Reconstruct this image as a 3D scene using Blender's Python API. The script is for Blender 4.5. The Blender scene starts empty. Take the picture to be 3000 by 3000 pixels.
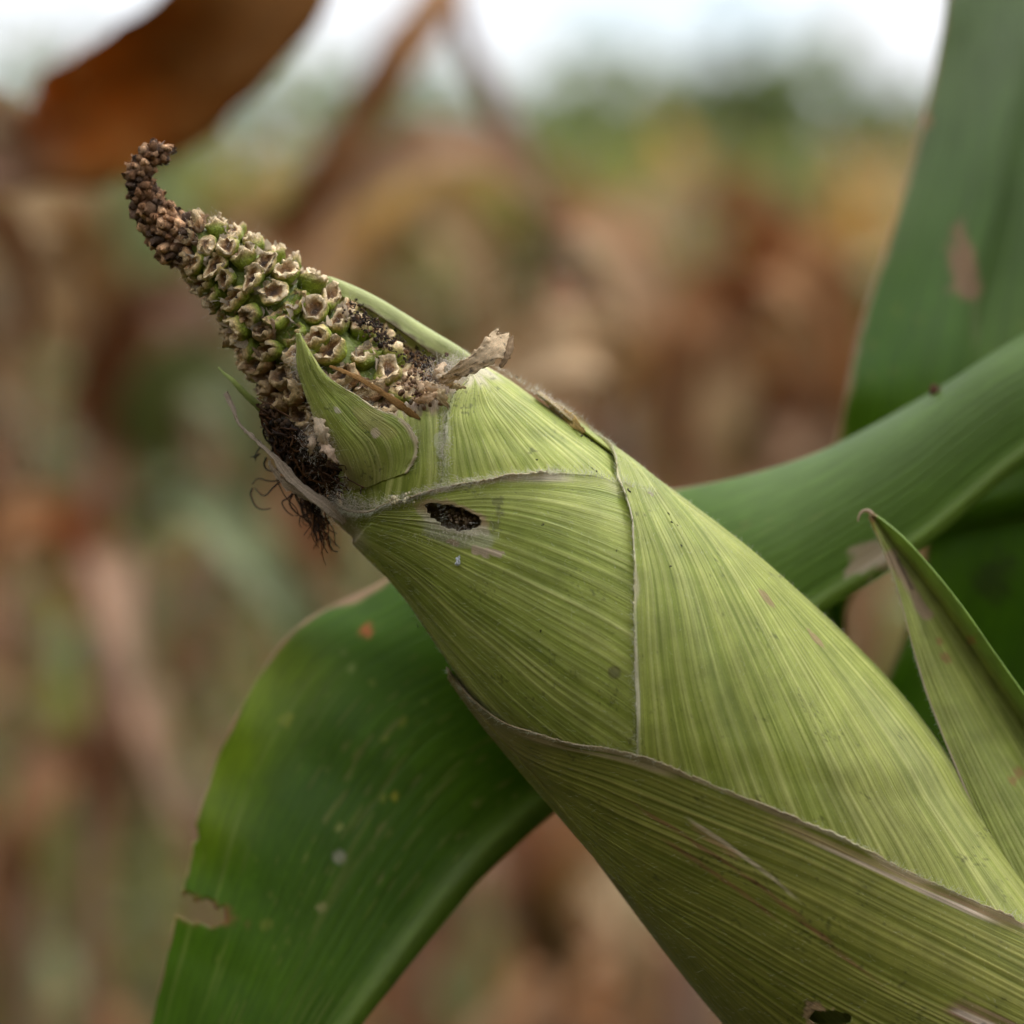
import bpy, math, random
import numpy as np
from mathutils import Matrix, Vector

random.seed(7)
RNG = np.random.default_rng(7)
SC = bpy.context.scene
COL = SC.collection

# ------------------------------------------------------------------ camera
D = 0.45                       # focus distance (m): a close-up of one ear
FR = 0.16                      # width of the field of view at the focus distance (m)
F = FR / 3000.0
CAMLOC = np.array([0.0, 0.0, 1.05])
PITCH = math.radians(-4.0)
cam = bpy.data.cameras.new('camera')
cam.sensor_width = 36.0
cam.sensor_fit = 'HORIZONTAL'
cam.lens = 36.0 * D / FR
cam.clip_start = 0.02
cam.clip_end = 500.0
cam.dof.use_dof = True
cam.dof.focus_distance = D + 0.004
cam.dof.aperture_fstop = 7.6
cam.dof.aperture_blades = 0
camo = bpy.data.objects.new('camera', cam)
camo.location = CAMLOC
camo.rotation_euler = (math.radians(90) + PITCH, 0, 0)
COL.objects.link(camo)
SC.camera = camo
R = np.array(camo.rotation_euler.to_matrix())

# ------------------------------------------------------------------ sky, sun, exposure
SUN_EL, SUN_AZ = math.radians(60), math.radians(48)   # azimuth measured from +Y (view direction) towards +X
w = bpy.data.worlds.new('World')
SC.world = w
w.use_nodes = True
nt = w.node_tree
for n in list(nt.nodes):
    nt.nodes.remove(n)
out = nt.nodes.new('ShaderNodeOutputWorld')
bg = nt.nodes.new('ShaderNodeBackground')
sky = nt.nodes.new('ShaderNodeTexSky')
sky.sky_type = 'NISHITA'
sky.sun_disc = False
sky.sun_elevation = SUN_EL
sky.sun_rotation = SUN_AZ
sky.dust_density = 1.0
tc = nt.nodes.new('ShaderNodeTexCoord')
mp = nt.nodes.new('ShaderNodeMapping')
mp.inputs['Scale'].default_value = (1, 1, 2.5)
no = nt.nodes.new('ShaderNodeTexNoise')
no.inputs['Scale'].default_value = 7.0
no.inputs['Detail'].default_value = 5.0
ramp = nt.nodes.new('ShaderNodeValToRGB')
ramp.color_ramp.elements[0].position = 0.33
ramp.color_ramp.elements[0].color = (0.15, 0.15, 0.15, 1)
ramp.color_ramp.elements[1].position = 0.52
ramp.color_ramp.elements[1].color = (1, 1, 1, 1)
mix = nt.nodes.new('ShaderNodeMix')
mix.data_type = 'RGBA'
# overcast luminance rises from the horizon to the zenith
sep = nt.nodes.new('ShaderNodeSeparateXYZ')
nt.links.new(tc.outputs['Generated'], sep.inputs[0])
grad = nt.nodes.new('ShaderNodeMapRange')
grad.inputs['From Min'].default_value = 0.0; grad.inputs['From Max'].default_value = 1.0
grad.inputs['To Min'].default_value = 1.0; grad.inputs['To Max'].default_value = 2.3
nt.links.new(sep.outputs['Z'], grad.inputs['Value'])
cloud = nt.nodes.new('ShaderNodeVectorMath'); cloud.operation = 'SCALE'
cloud.inputs[0].default_value = (6.1, 6.25, 6.5)
nt.links.new(grad.outputs[0], cloud.inputs['Scale'])
nt.links.new(cloud.outputs[0], mix.inputs['B'])
nt.links.new(tc.outputs['Generated'], mp.inputs['Vector'])
nt.links.new(mp.outputs['Vector'], no.inputs['Vector'])
nt.links.new(no.outputs['Fac'], ramp.inputs['Fac'])
nt.links.new(ramp.outputs['Color'], mix.inputs['Factor'])
nt.links.new(sky.outputs['Color'], mix.inputs['A'])
nt.links.new(mix.outputs['Result'], bg.inputs['Color'])
nt.links.new(bg.outputs['Background'], out.inputs['Surface'])
bg.inputs['Strength'].default_value = 0.10

sun = bpy.data.lights.new('sun', 'SUN')
sun.energy = 1.5
sun.angle = math.radians(14)
sun.color = (1.0, 0.96, 0.9)
suno = bpy.data.objects.new('sun', sun)
sd = Vector((math.sin(SUN_AZ) * math.cos(SUN_EL), math.cos(SUN_AZ) * math.cos(SUN_EL), math.sin(SUN_EL)))
suno.rotation_euler = sd.to_track_quat('Z', 'Y').to_euler()
suno.location = (0, 0, 8)
COL.objects.link(suno)

SC.view_settings.view_transform = 'Standard'
SC.view_settings.look = 'None'
SC.view_settings.gamma = 1.0
SC.view_settings.use_curve_mapping = False
SC.view_settings.exposure = 0.76
SC.render.engine = 'CYCLES'
SC.cycles.use_denoising = True
SC.cycles.max_bounces = 5
SC.cycles.diffuse_bounces = 3
SC.cycles.glossy_bounces = 2
SC.cycles.use_adaptive_sampling = True
SC.cycles.adaptive_threshold = 0.03
SC.cycles.transparent_max_bounces = 8

# ------------------------------------------------------------------ helpers
def to_world(P):
    return np.asarray(P) @ R.T + CAMLOC

def cl(px, py, dz=0.0):
    """camera-local point seen at photo pixel (px,py), dz metres behind the focus plane"""
    k = F * (D + dz) / D
    return np.array([(px - 1500) * k, (1500 - py) * k, -(D + dz)])

def W(px, py, dz=0.0):
    return to_world(cl(px, py, dz))

def project(P):
    z = -P[..., 2]
    return np.stack([1500 + P[..., 0] / z * D / F, 1500 - P[..., 1] / z * D / F], -1)

def smooth(a, b, x):
    t = np.clip((x - a) / (b - a), 0, 1)
    return t * t * (3 - 2 * t)

def _hash(ix, iy, iz, seed):
    h = (ix.astype(np.int64) * 374761393 + iy.astype(np.int64) * 668265263 + iz.astype(np.int64) * 1274126177 + seed * 974711) & 0xffffffff
    h = ((h ^ (h >> 13)) * 1274126177) & 0xffffffff
    h = (h ^ (h >> 16)) & 0xffffff
    return h / float(0xffffff)

def vnoise(x, y=0.0, z=0.0, seed=0, octaves=1):
    x, y, z = np.broadcast_arrays(np.asarray(x, float), np.asarray(y, float), np.asarray(z, float))
    tot = 0; amp = 1.0; norm = 0
    for o in range(octaves):
        fx, fy, fz = np.floor(x), np.floor(y), np.floor(z)
        tx, ty, tz = x - fx, y - fy, z - fz
        tx, ty, tz = tx * tx * (3 - 2 * tx), ty * ty * (3 - 2 * ty), tz * tz * (3 - 2 * tz)
        v = 0
        for a in (0, 1):
            for b in (0, 1):
                for c in (0, 1):
                    wgt = (tx if a else 1 - tx) * (ty if b else 1 - ty) * (tz if c else 1 - tz)
                    v = v + wgt * _hash(fx + a, fy + b, fz + c, seed + o * 17)
        tot = tot + amp * (v * 2 - 1); norm += amp
        amp *= 0.5
        x, y, z = x * 2.03, y * 2.03, z * 2.03
    return tot / norm

def cr(pts, t):
    """Catmull-Rom through pts (n,k) at parameters t in [0,n-1]"""
    pts = np.asarray(pts, float)
    n = len(pts)
    t = np.clip(np.asarray(t, float), 0, n - 1 - 1e-9)
    i = np.floor(t).astype(int)
    f = (t - i)[..., None]
    ext = np.concatenate([[2 * pts[0] - pts[1]], pts, [2 * pts[-1] - pts[-2]]])
    p0, p1, p2, p3 = ext[i], ext[i + 1], ext[i + 2], ext[i + 3]
    return 0.5 * ((2 * p1) + (-p0 + p2) * f + (2 * p0 - 5 * p1 + 4 * p2 - p3) * f ** 2 + (-p0 + 3 * p1 - 3 * p2 + p3) * f ** 3)

def resample(pts, n, key=None):
    """Catmull-Rom resample, equal steps in the length of key(pts)"""
    pts = np.asarray(pts, float)
    t = np.linspace(0, len(pts) - 1, 40 * len(pts))
    q = cr(pts, t)
    k = key(q) if key is not None else q
    L = np.concatenate([[0], np.cumsum(np.linalg.norm(np.diff(k, axis=0), axis=1))])
    tt = np.interp(np.linspace(0, L[-1], n), L, t)
    return cr(pts, tt)

def norm(v):
    v = np.asarray(v, float)
    return v / np.maximum(np.linalg.norm(v, axis=-1, keepdims=True), 1e-12)

def srgb(*c):
    return np.array([((x / 255.0 + 0.055) / 1.055) ** 2.4 if x > 10 else x / 255 / 12.92 for x in c])

def link(name, data, parent=None, loc=None):
    o = bpy.data.objects.new(name, data)
    COL.objects.link(o)
    if parent is not None:
        o.parent = parent
    if loc is not None:
        o.location = loc
    return o

def tag(o, label=None, category=None, group=None, kind=None):
    if label: o['label'] = label
    if category: o['category'] = category
    if group: o['group'] = group
    if kind: o['kind'] = kind
    return o

def empty(name, loc, label, category, group=None):
    o = link(name, None, None, tuple(loc))
    o.empty_display_size = 0.01
    return tag(o, label, category, group)

def make_mesh(name, verts, faces, mat, col=None, uv=None, smooth_shade=True):
    verts = np.asarray(verts, float).reshape(-1, 3)
    me = bpy.data.meshes.new(name)
    if isinstance(faces, np.ndarray):
        nf, k = faces.shape
        me.vertices.add(len(verts)); me.vertices.foreach_set('co', verts.ravel())
        me.loops.add(nf * k); me.loops.foreach_set('vertex_index', faces.ravel().astype(np.int32))
        me.polygons.add(nf)
        me.polygons.foreach_set('loop_start', np.arange(0, nf * k, k, dtype=np.int32))
        me.polygons.foreach_set('loop_total', np.full(nf, k, dtype=np.int32))
        me.update(calc_edges=True)
    else:
        me.from_pydata(verts.tolist(), [], faces)
        me.update()
    if col is not None:
        a = me.color_attributes.new('Col', 'FLOAT_COLOR', 'POINT')
        c = np.ones((len(verts), 4)); c[:, :3] = np.clip(np.asarray(col).reshape(-1, 3), 0, 1)
        a.data.foreach_set('color', c.ravel())
    if uv is not None:
        l = me.uv_layers.new(name='UVMap')
        vi = np.empty(len(me.loops), dtype=np.int32); me.loops.foreach_get('vertex_index', vi)
        l.data.foreach_set('uv', np.asarray(uv, float).reshape(-1, 2)[vi].ravel())
    if smooth_shade:
        me.polygons.foreach_set('use_smooth', np.ones(len(me.polygons), dtype=bool))
    if mat is not None:
        me.materials.append(mat)
    me.validate()
    return me

def grid_faces(nu, nv, mask=None, closed=False):
    i, j = np.meshgrid(np.arange(nu if closed else nu - 1), np.arange(nv - 1), indexing='ij')
    i2 = (i + 1) % nu
    f = np.stack([i * nv + j, i2 * nv + j, i2 * nv + j + 1, i * nv + j + 1], -1)
    if mask is not None:
        f = f[mask]
    return f.reshape(-1, 4)

def thick(o, t, offset=-1.0):
    m = o.modifiers.new('thickness', 'SOLIDIFY')
    m.thickness = t; m.offset = offset
    m.use_quality_normals = False
    return o

# ------------------------------------------------------------------ materials
def surf_mat(name, rough=0.5, trans=0.0, sheen=0.0, fibre=None, fibre_amt=0.25, blotch=None, blotch_amt=0.2,
             bump=0.0, spec=0.4, sat_trans=1.25, bump_dist=0.0002, grain=None, grain_amt=0.0, obj_rand=0.0, coat=0.0):
    m = bpy.data.materials.new(name)
    m.use_nodes = True
    t = m.node_tree
    for n in list(t.nodes):
        t.nodes.remove(n)
    N = t.nodes.new; L = t.links.new
    o = N('ShaderNodeOutputMaterial')
    b = N('ShaderNodeBsdfPrincipled')
    at = N('ShaderNodeAttribute'); at.attribute_name = 'Col'
    c = at.outputs['Color']
    hgt = None
    def mult(c, fac, amt):
        mr = N('ShaderNodeMapRange')
        mr.inputs['To Min'].default_value = 1 - amt; mr.inputs['To Max'].default_value = 1 + amt
        mr.inputs['From Min'].default_value = 0.25; mr.inputs['From Max'].default_value = 0.75
        L(fac, mr.inputs['Value'])
        x = N('ShaderNodeVectorMath'); x.operation = 'SCALE'
        L(c, x.inputs[0]); L(mr.outputs[0], x.inputs['Scale'])
        return x.outputs[0]
    if fibre:
        uvn = N('ShaderNodeUVMap')
        mpn = N('ShaderNodeMapping'); mpn.inputs['Scale'].default_value = (fibre[0], fibre[1], 1)
        L(uvn.outputs[0], mpn.inputs['Vector'])
        f = N('ShaderNodeTexNoise'); f.inputs['Scale'].default_value = 1.0; f.inputs['Detail'].default_value = 2.5; f.inputs['Roughness'].default_value = 0.6
        L(mpn.outputs[0], f.inputs['Vector'])
        c = mult(c, f.outputs['Fac'], fibre_amt); hgt = f.outputs['Fac']
    tco = N('ShaderNodeTexCoord')
    if blotch:
        f = N('ShaderNodeTexNoise'); f.inputs['Scale'].default_value = blotch; f.inputs['Detail'].default_value = 2.0
        L(tco.outputs['Object'], f.inputs['Vector'])
        c = mult(c, f.outputs['Fac'], blotch_amt)
    if grain:
        f = N('ShaderNodeTexNoise'); f.inputs['Scale'].default_value = grain; f.inputs['Detail'].default_value = 2.0; f.inputs['Roughness'].default_value = 0.7
        L(tco.outputs['Object'], f.inputs['Vector'])
        c = mult(c, f.outputs['Fac'], grain_amt)
        if hgt is None: hgt = f.outputs['Fac']
    if obj_rand:
        oi = N('ShaderNodeObjectInfo')
        mr = N('ShaderNodeMapRange'); mr.inputs['To Min'].default_value = 1 - obj_rand; mr.inputs['To Max'].default_value = 1 + obj_rand
        L(oi.outputs['Random'], mr.inputs['Value'])
        x = N('ShaderNodeVectorMath'); x.operation = 'SCALE'
        L(c, x.inputs[0]); L(mr.outputs[0], x.inputs['Scale']); c = x.outputs[0]
    L(c, b.inputs['Base Color'])
    b.inputs['Roughness'].default_value = rough
    b.inputs['Specular IOR Level'].default_value = spec
    if sheen:
        b.inputs['Sheen Weight'].default_value = sheen
        b.inputs['Sheen Roughness'].default_value = 0.4
    if coat:
        b.inputs['Coat Weight'].default_value = coat
        b.inputs['Coat Roughness'].default_value = 0.25
    if bump and hgt is not None:
        bu = N('ShaderNodeBump'); bu.inputs['Strength'].default_value = bump; bu.inputs['Distance'].default_value = bump_dist
        L(hgt, bu.inputs['Height']); L(bu.outputs[0], b.inputs['Normal'])
    if trans:
        tr = N('ShaderNodeBsdfTranslucent')
        hs = N('ShaderNodeHueSaturation'); hs.inputs['Saturation'].default_value = sat_trans; hs.inputs['Value'].default_value = 1.2
        L(c, hs.inputs['Color']); L(hs.outputs[0], tr.inputs['Color'])
        mx = N('ShaderNodeMixShader'); mx.inputs[0].default_value = trans
        L(b.outputs[0], mx.inputs[1]); L(tr.outputs[0], mx.inputs[2]); L(mx.outputs[0], o.inputs['Surface'])
    else:
        L(b.outputs[0], o.inputs['Surface'])
    return m

M_HUSK = surf_mat('husk', rough=0.5, trans=0.12, sheen=0.04, fibre=(170, 5), fibre_amt=0.22, blotch=260, blotch_amt=0.16, bump=0.5, bump_dist=0.00025, spec=0.35, grain=5200, grain_amt=0.16)
M_BLADE = surf_mat('leaf_blade', rough=0.45, trans=0.45, fibre=(110, 3), fibre_amt=0.22, blotch=45, blotch_amt=0.15, bump=0.25, bump_dist=0.0004, spec=0.32, sat_trans=1.15)
M_DRYHUSK = surf_mat('dry_husk', rough=0.75, trans=0.2, fibre=(40, 4), fibre_amt=0.3, grain=4000, grain_amt=0.3, bump=0.6, bump_dist=0.0003, spec=0.2)
M_KERNEL = surf_mat('kernel', rough=0.5, trans=0.08, grain=9, grain_amt=0.42, bump=0.7, bump_dist=0.0005, spec=0.35, obj_rand=0.18)
M_TIP = surf_mat('shrivelled', rough=0.8, grain=2600, grain_amt=0.45, bump=0.6, bump_dist=0.0002, spec=0.2, obj_rand=0.4)
M_TIPK = surf_mat('shrivelled_kernel', rough=0.8, grain=5, grain_amt=0.5, bump=0.8, bump_dist=0.0003, spec=0.2, obj_rand=0.4)
M_COB = surf_mat('cob', rough=0.45, trans=0.0, grain=1400, grain_amt=0.35, bump=0.6, bump_dist=0.0006, spec=0.4)
M_CHAFF = surf_mat('chaff', rough=0.7, trans=0.4, grain=3000, grain_amt=0.25, spec=0.2, sat_trans=1.0)
M_HAIR = surf_mat('hair', rough=0.6, trans=0.4, spec=0.2, sat_trans=1.0)
M_SILK = surf_mat('silk', rough=0.6, grain=900, grain_amt=0.5, spec=0.12)
M_FRASS = surf_mat('frass', rough=0.8, grain=2500, grain_amt=0.5, bump=0.7, spec=0.25)
M_DRY = surf_mat('dry_leaf', rough=0.7, trans=0.38, fibre=(40, 3), fibre_amt=0.3, blotch=14, blotch_amt=0.35, spec=0.25, sat_trans=1.25)
M_STALK = surf_mat('dry_stalk', rough=0.7, blotch=20, blotch_amt=0.3, spec=0.3)
M_GREEN = surf_mat('green_leaf_far', rough=0.5, trans=0.3, fibre=(40, 3), fibre_amt=0.2, blotch=10, blotch_amt=0.3, spec=0.4)
M_FOLIAGE = surf_mat('foliage', rough=0.6, trans=0.4, blotch=0.8, blotch_amt=0.35, spec=0.2)
M_GROUND = surf_mat('soil', rough=0.95, blotch=1.5, blotch_amt=0.35, grain=30, grain_amt=0.35, bump=0.5, bump_dist=0.03, spec=0.1)

# ------------------------------------------------------------------ ground, far wood, field
def ground():
    n = 90
    a = np.linspace(-1, 1, n); a = np.sign(a) * np.abs(a) ** 2.2
    X, Y = np.meshgrid(a * 160, a * 160 + 20, indexing='ij')
    Z = 0.05 * vnoise(X * 1.3, Y * 1.3, seed=3) + 0.02 * vnoise(X * 5, Y * 5, seed=4)
    c = np.array([0.12, 0.07, 0.042]) * (1 + 0.3 * vnoise(X * 0.7, Y * 0.7, seed=5))[..., None]
    me = make_mesh('ground', np.stack([X, Y, Z], -1), grid_faces(n, n), M_GROUND, c)
    tag(link('ground', me), kind='structure')
ground()

def leaf_cloud(name, centers, size, colors, mat, label, category, elong=1.0):
    n = len(centers)
    d1 = norm(RNG.normal(size=(n, 3))); d2 = norm(np.cross(d1, RNG.normal(size=(n, 3))))
    s = (size * RNG.uniform(0.6, 1.4, n))[:, None]
    V = np.stack([centers - d1 * s * elong, centers + d2 * s * 0.45, centers + d1 * s * elong, centers - d2 * s * 0.45], 1)
    f = np.arange(n * 4).reshape(n, 4)
    me = make_mesh(name, V, f, mat, np.repeat(colors, 4, axis=0))
    o = link(name, me)
    tag(o, label, category, kind='stuff')
    return o

def far_wood():
    P = []; C = []
    for k in range(70):
        x = RNG.uniform(-24, 24); y = RNG.uniform(40, 58)
        h = RNG.uniform(3.4, 5.9) * (y / 48)
        n = 240
        d = norm(RNG.normal(size=(n, 3))) * (RNG.uniform(0.35, 1, n) ** 0.5)[:, None]
        p = np.array([x, y, h * 0.52]) + d * np.array([1.9, 1.9, h * 0.5])
        P.append(p)
        base = np.array([0.11, 0.14, 0.055]) * RNG.uniform(0.7, 1.5) + np.array([0.03, 0.015, 0.0]) * RNG.uniform(0, 1)
        C.append(np.repeat(base[None], n, 0) * RNG.uniform(0.7, 1.3, (n, 1)))
    leaf_cloud('distant_trees', np.concatenate(P), 0.34, np.concatenate(C), M_FOLIAGE,
               'blurred green belt of bushes and low trees along the horizon', 'trees')
far_wood()

def field_mass():
    n = 9000
    y = 6.5 + 30 * RNG.uniform(0, 1, n) ** 1.6
    x = RNG.uniform(-1, 1, n) * (1.2 + y * 0.26)
    z = RNG.uniform(0.02, 1, n) ** 0.8 * (0.95 + 0.055 * y)
    z = np.minimum(z, 2.2)
    # the field carried on unseen around the viewer, added to cut frontal light
    m = 3600
    xb = RNG.uniform(-3.2, 3.2, m); yb = RNG.uniform(-3.5, 2.2, m)
    far_ok = (np.hypot(xb, yb + .1) > 0.75) & ((yb < -0.55) | (np.abs(xb) > 0.75 + 0.25 * np.maximum(yb, 0)))
    right = xb > 0.2
    xb, yb, right = xb[far_ok], yb[far_ok], right[far_ok]
    zb = RNG.uniform(0.05, 1, len(xb)) * np.where(right & (yb > -0.8), 1.15, 1.95)
    # unseen lower leaves below the ear, added to block light from the ground
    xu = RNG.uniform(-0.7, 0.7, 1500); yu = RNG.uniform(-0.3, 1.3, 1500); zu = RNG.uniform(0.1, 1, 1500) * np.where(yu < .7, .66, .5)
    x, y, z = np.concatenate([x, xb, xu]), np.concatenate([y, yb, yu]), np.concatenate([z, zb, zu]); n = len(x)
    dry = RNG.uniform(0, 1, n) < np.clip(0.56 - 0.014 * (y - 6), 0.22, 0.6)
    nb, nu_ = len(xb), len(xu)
    dry[-nu_:] = RNG.uniform(0, 1, nu_) < .12                      # lower leaves kept mostly green to weaken bounce from below
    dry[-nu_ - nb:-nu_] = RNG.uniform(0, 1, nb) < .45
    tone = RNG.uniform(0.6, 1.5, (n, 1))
    tone[-nu_:] *= .5; tone[-nu_ - nb:-nu_] *= .75  # unseen leaves darkened to deepen the shade on the ear
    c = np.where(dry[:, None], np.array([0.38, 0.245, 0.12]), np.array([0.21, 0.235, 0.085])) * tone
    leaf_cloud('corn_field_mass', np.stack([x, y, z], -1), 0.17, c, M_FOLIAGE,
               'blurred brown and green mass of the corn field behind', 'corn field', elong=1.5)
field_mass()

def litter():
    n = 5000
    y = 1.0 + 11 * RNG.uniform(0, 1, n) ** 1.3
    x = RNG.uniform(-1, 1, n) * (1.0 + y * 0.25)
    z = 0.06 + RNG.uniform(0, 0.05, n)
    c = np.array([0.32, 0.18, 0.10]) * RNG.uniform(0.5, 1.6, (n, 1))
    leaf_cloud('leaf_litter', np.stack([x, y, z], -1), 0.09, c, M_FOLIAGE, 'fallen dry corn leaves covering the soil between the rows', 'leaf litter', elong=1.6)
    n = 7000
    y = 1.3 + 8 * RNG.uniform(0, 1, n)
    x = RNG.uniform(-1, 1, n) * (0.8 + y * 0.25)
    clump = vnoise(x * 1.7, y * 1.2, seed=21)
    k = clump > 0.05
    x, y = x[k], y[k]; n = len(x)
    z = RNG.uniform(0.03, 0.75, n) * (0.5 + 0.5 * RNG.uniform(0, 1, n))
    c = np.array([0.20, 0.205, 0.065]) * RNG.uniform(0.6, 1.5, (n, 1))
    leaf_cloud('weeds', np.stack([x, y, z], -1), 0.055, c, M_FOLIAGE, 'blurred olive green weeds growing between the dry corn rows', 'weeds', elong=2.0)
litter()

# ------------------------------------------------------------------ ribbons, tubes, strands
def frames(path):
    T = norm(np.gradient(path, axis=0))
    return T

def ribbon(path, width, side, curl=0.3, crumple=0.0, nu=9, seed=0, cfreq=3.0):
    """leaf surface: path (n,3), half widths (n,), side vectors (n,3)"""
    n = len(path)
    T = frames(path)
    S = norm(side - (side * T).sum(-1, keepdims=True) * T)
    Nn = np.cross(T, S)
    x = np.linspace(-1, 1, nu)
    L = np.concatenate([[0], np.cumsum(np.linalg.norm(np.diff(path, axis=0), axis=1))])
    t = L / L[-1]
    P = path[None] + x[:, None, None] * width[None, :, None] * S[None]
    bend = curl * (np.abs(x)[:, None] ** 1.5) * width[None]
    P = P + bend[..., None] * Nn[None]
    if crumple:
        X, TT = np.meshgrid(x, L / max(width.max(), 1e-6), indexing='ij')
        d = vnoise(X * cfreq * 0.6, TT * cfreq * 0.5, seed=seed, octaves=3) * crumple * width.max() * (0.35 + np.abs(X))
        P = P + d[..., None] * Nn[None]
        d2 = vnoise(X * cfreq * 0.6 + 31, TT * cfreq * 0.5, seed=seed + 5, octaves=2) * crumple * 0.4 * width.max() * np.abs(X)
        P = P + d2[..., None] * S[None]
    uv = np.stack(np.meshgrid((x + 1) / 2, t, indexing='ij'), -1)
    return P, uv

def tube_mesh(path, rad, n=8):
    path = np.asarray(path, float); rad = np.broadcast_to(np.asarray(rad, float), (len(path),))
    T = frames(path)
    a = np.array([0.31, 0.52, 0.79])
    S = norm(np.cross(T, a)); B = np.cross(T, S)
    an = np.linspace(0, 2 * math.pi, n, endpoint=False)
    P = path[None] + rad[None, :, None] * (np.cos(an)[:, None, None] * S[None] + np.sin(an)[:, None, None] * B[None])
    return P   # (n, len, 3)

class Stuff:
    """collects many tiny pieces into one mesh"""
    def __init__(self): self.V = []; self.Fq = []; self.C = []; self.n = 0
    def add(self, V, faces, col):
        V = np.asarray(V, float).reshape(-1, 3)
        self.V.append(V); self.Fq.append(np.asarray(faces).reshape(-1, np.asarray(faces).shape[-1]) + self.n)
        self.C.append(np.broadcast_to(np.asarray(col, float), V.shape)); self.n += len(V)
    def strand(self, path, rad, col, n=4):
        P = tube_mesh(path, rad, n)
        self.add(P, grid_faces(n, P.shape[1], closed=True), np.broadcast_to(np.asarray(col), P.shape).reshape(-1, 3))
    def build(self, name, mat, parent, origin=None, kind='stuff', smooth_shade=True):
        V = np.concatenate(self.V)
        if origin is not None: V = V - origin
        Fa = np.concatenate(self.Fq)
        me = make_mesh(name, V, Fa, mat, np.concatenate(self.C), smooth_shade=smooth_shade)
        o = link(name, me, parent)
        if kind: o['kind'] = kind
        return o

def hair_stuff(pts, dirs, length, width, col, bend=0.3):
    """flat tapering hairs, two segments each"""
    n = len(pts)
    dirs = norm(dirs)
    side = norm(np.cross(dirs, norm(RNG.normal(size=(n, 3)))))
    bd = norm(RNG.normal(size=(n, 3)))
    length = np.broadcast_to(np.asarray(length, float), (n,))[:, None]
    width = np.broadcast_to(np.asarray(width, float), (n,))[:, None]
    mid = pts + dirs * length * 0.5 + bd * length * bend * 0.2
    tip = pts + dirs * length * (1 - bend * 0.2) + bd * length * bend * 0.7
    V = np.stack([pts - side * width * .5, pts + side * width * .5, mid + side * width * .4, mid - side * width * .4, tip + side * width * .12, tip - side * width * .12], 1)
    b = np.arange(n)[:, None] * 6
    f = np.concatenate([b + np.array([0, 1, 2, 3]), b + np.array([3, 2, 4, 5])])
    s = Stuff(); s.add(V, f, np.repeat(np.broadcast_to(np.asarray(col, float), (n, 3)), 6, axis=0))
    return s

# ------------------------------------------------------------------ dry corn plants behind
BROWN = [np.array(c) for c in ((0.34, 0.175, 0.075), (0.38, 0.225, 0.115), (0.29, 0.13, 0.045), (0.41, 0.255, 0.14), (0.32, 0.165, 0.082))]

def stalk_path(h, lean, seed, n=24):
    z = np.linspace(0, h, n)
    return np.stack([lean[0] * (z / h) ** 1.6 + 0.012 * vnoise(z * 3, seed=seed), lean[1] * (z / h) ** 1.6 + 0.012 * vnoise(z * 3 + 9, seed=seed), z], -1)

def add_stalk(parent, path, r0, r1, col, origin, name='stalk', mat=None):
    n = len(path)
    t = np.linspace(0, 1, n)
    rad = r0 + (r1 - r0) * t
    rad = rad * (1 + 0.18 * np.exp(-((t * 9) % 1.0 - 0.5) ** 2 / 0.01))
    P = tube_mesh(path, rad, 10)
    C = np.broadcast_to(col, P.shape) * (1 + 0.25 * vnoise(P[..., 2] * 40, P[..., 0] * 200, seed=3))[..., None]
    return link(name, make_mesh(name, P - origin, grid_faces(10, n, closed=True), mat or M_STALK, C), parent)

def add_leaf(parent, path, width, side, col, origin, curl=0.5, crumple=0.35, seed=0, nu=9, mat=None, name='leaf', cfreq=3.0, thickn=0.0006):
    P, uv = ribbon(path, width, side, curl, crumple, nu, seed, cfreq)
    tone = 1 + 0.3 * vnoise(uv[..., 0] * 3, uv[..., 1] * 9, seed=seed + 3, octaves=2)
    C = np.asarray(col) * tone[..., None]
    o = link(name, make_mesh(name, P - origin, grid_faces(P.shape[0], P.shape[1]), mat or M_DRY, C, uv), parent)
    thick(o, thickn)
    return o

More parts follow.
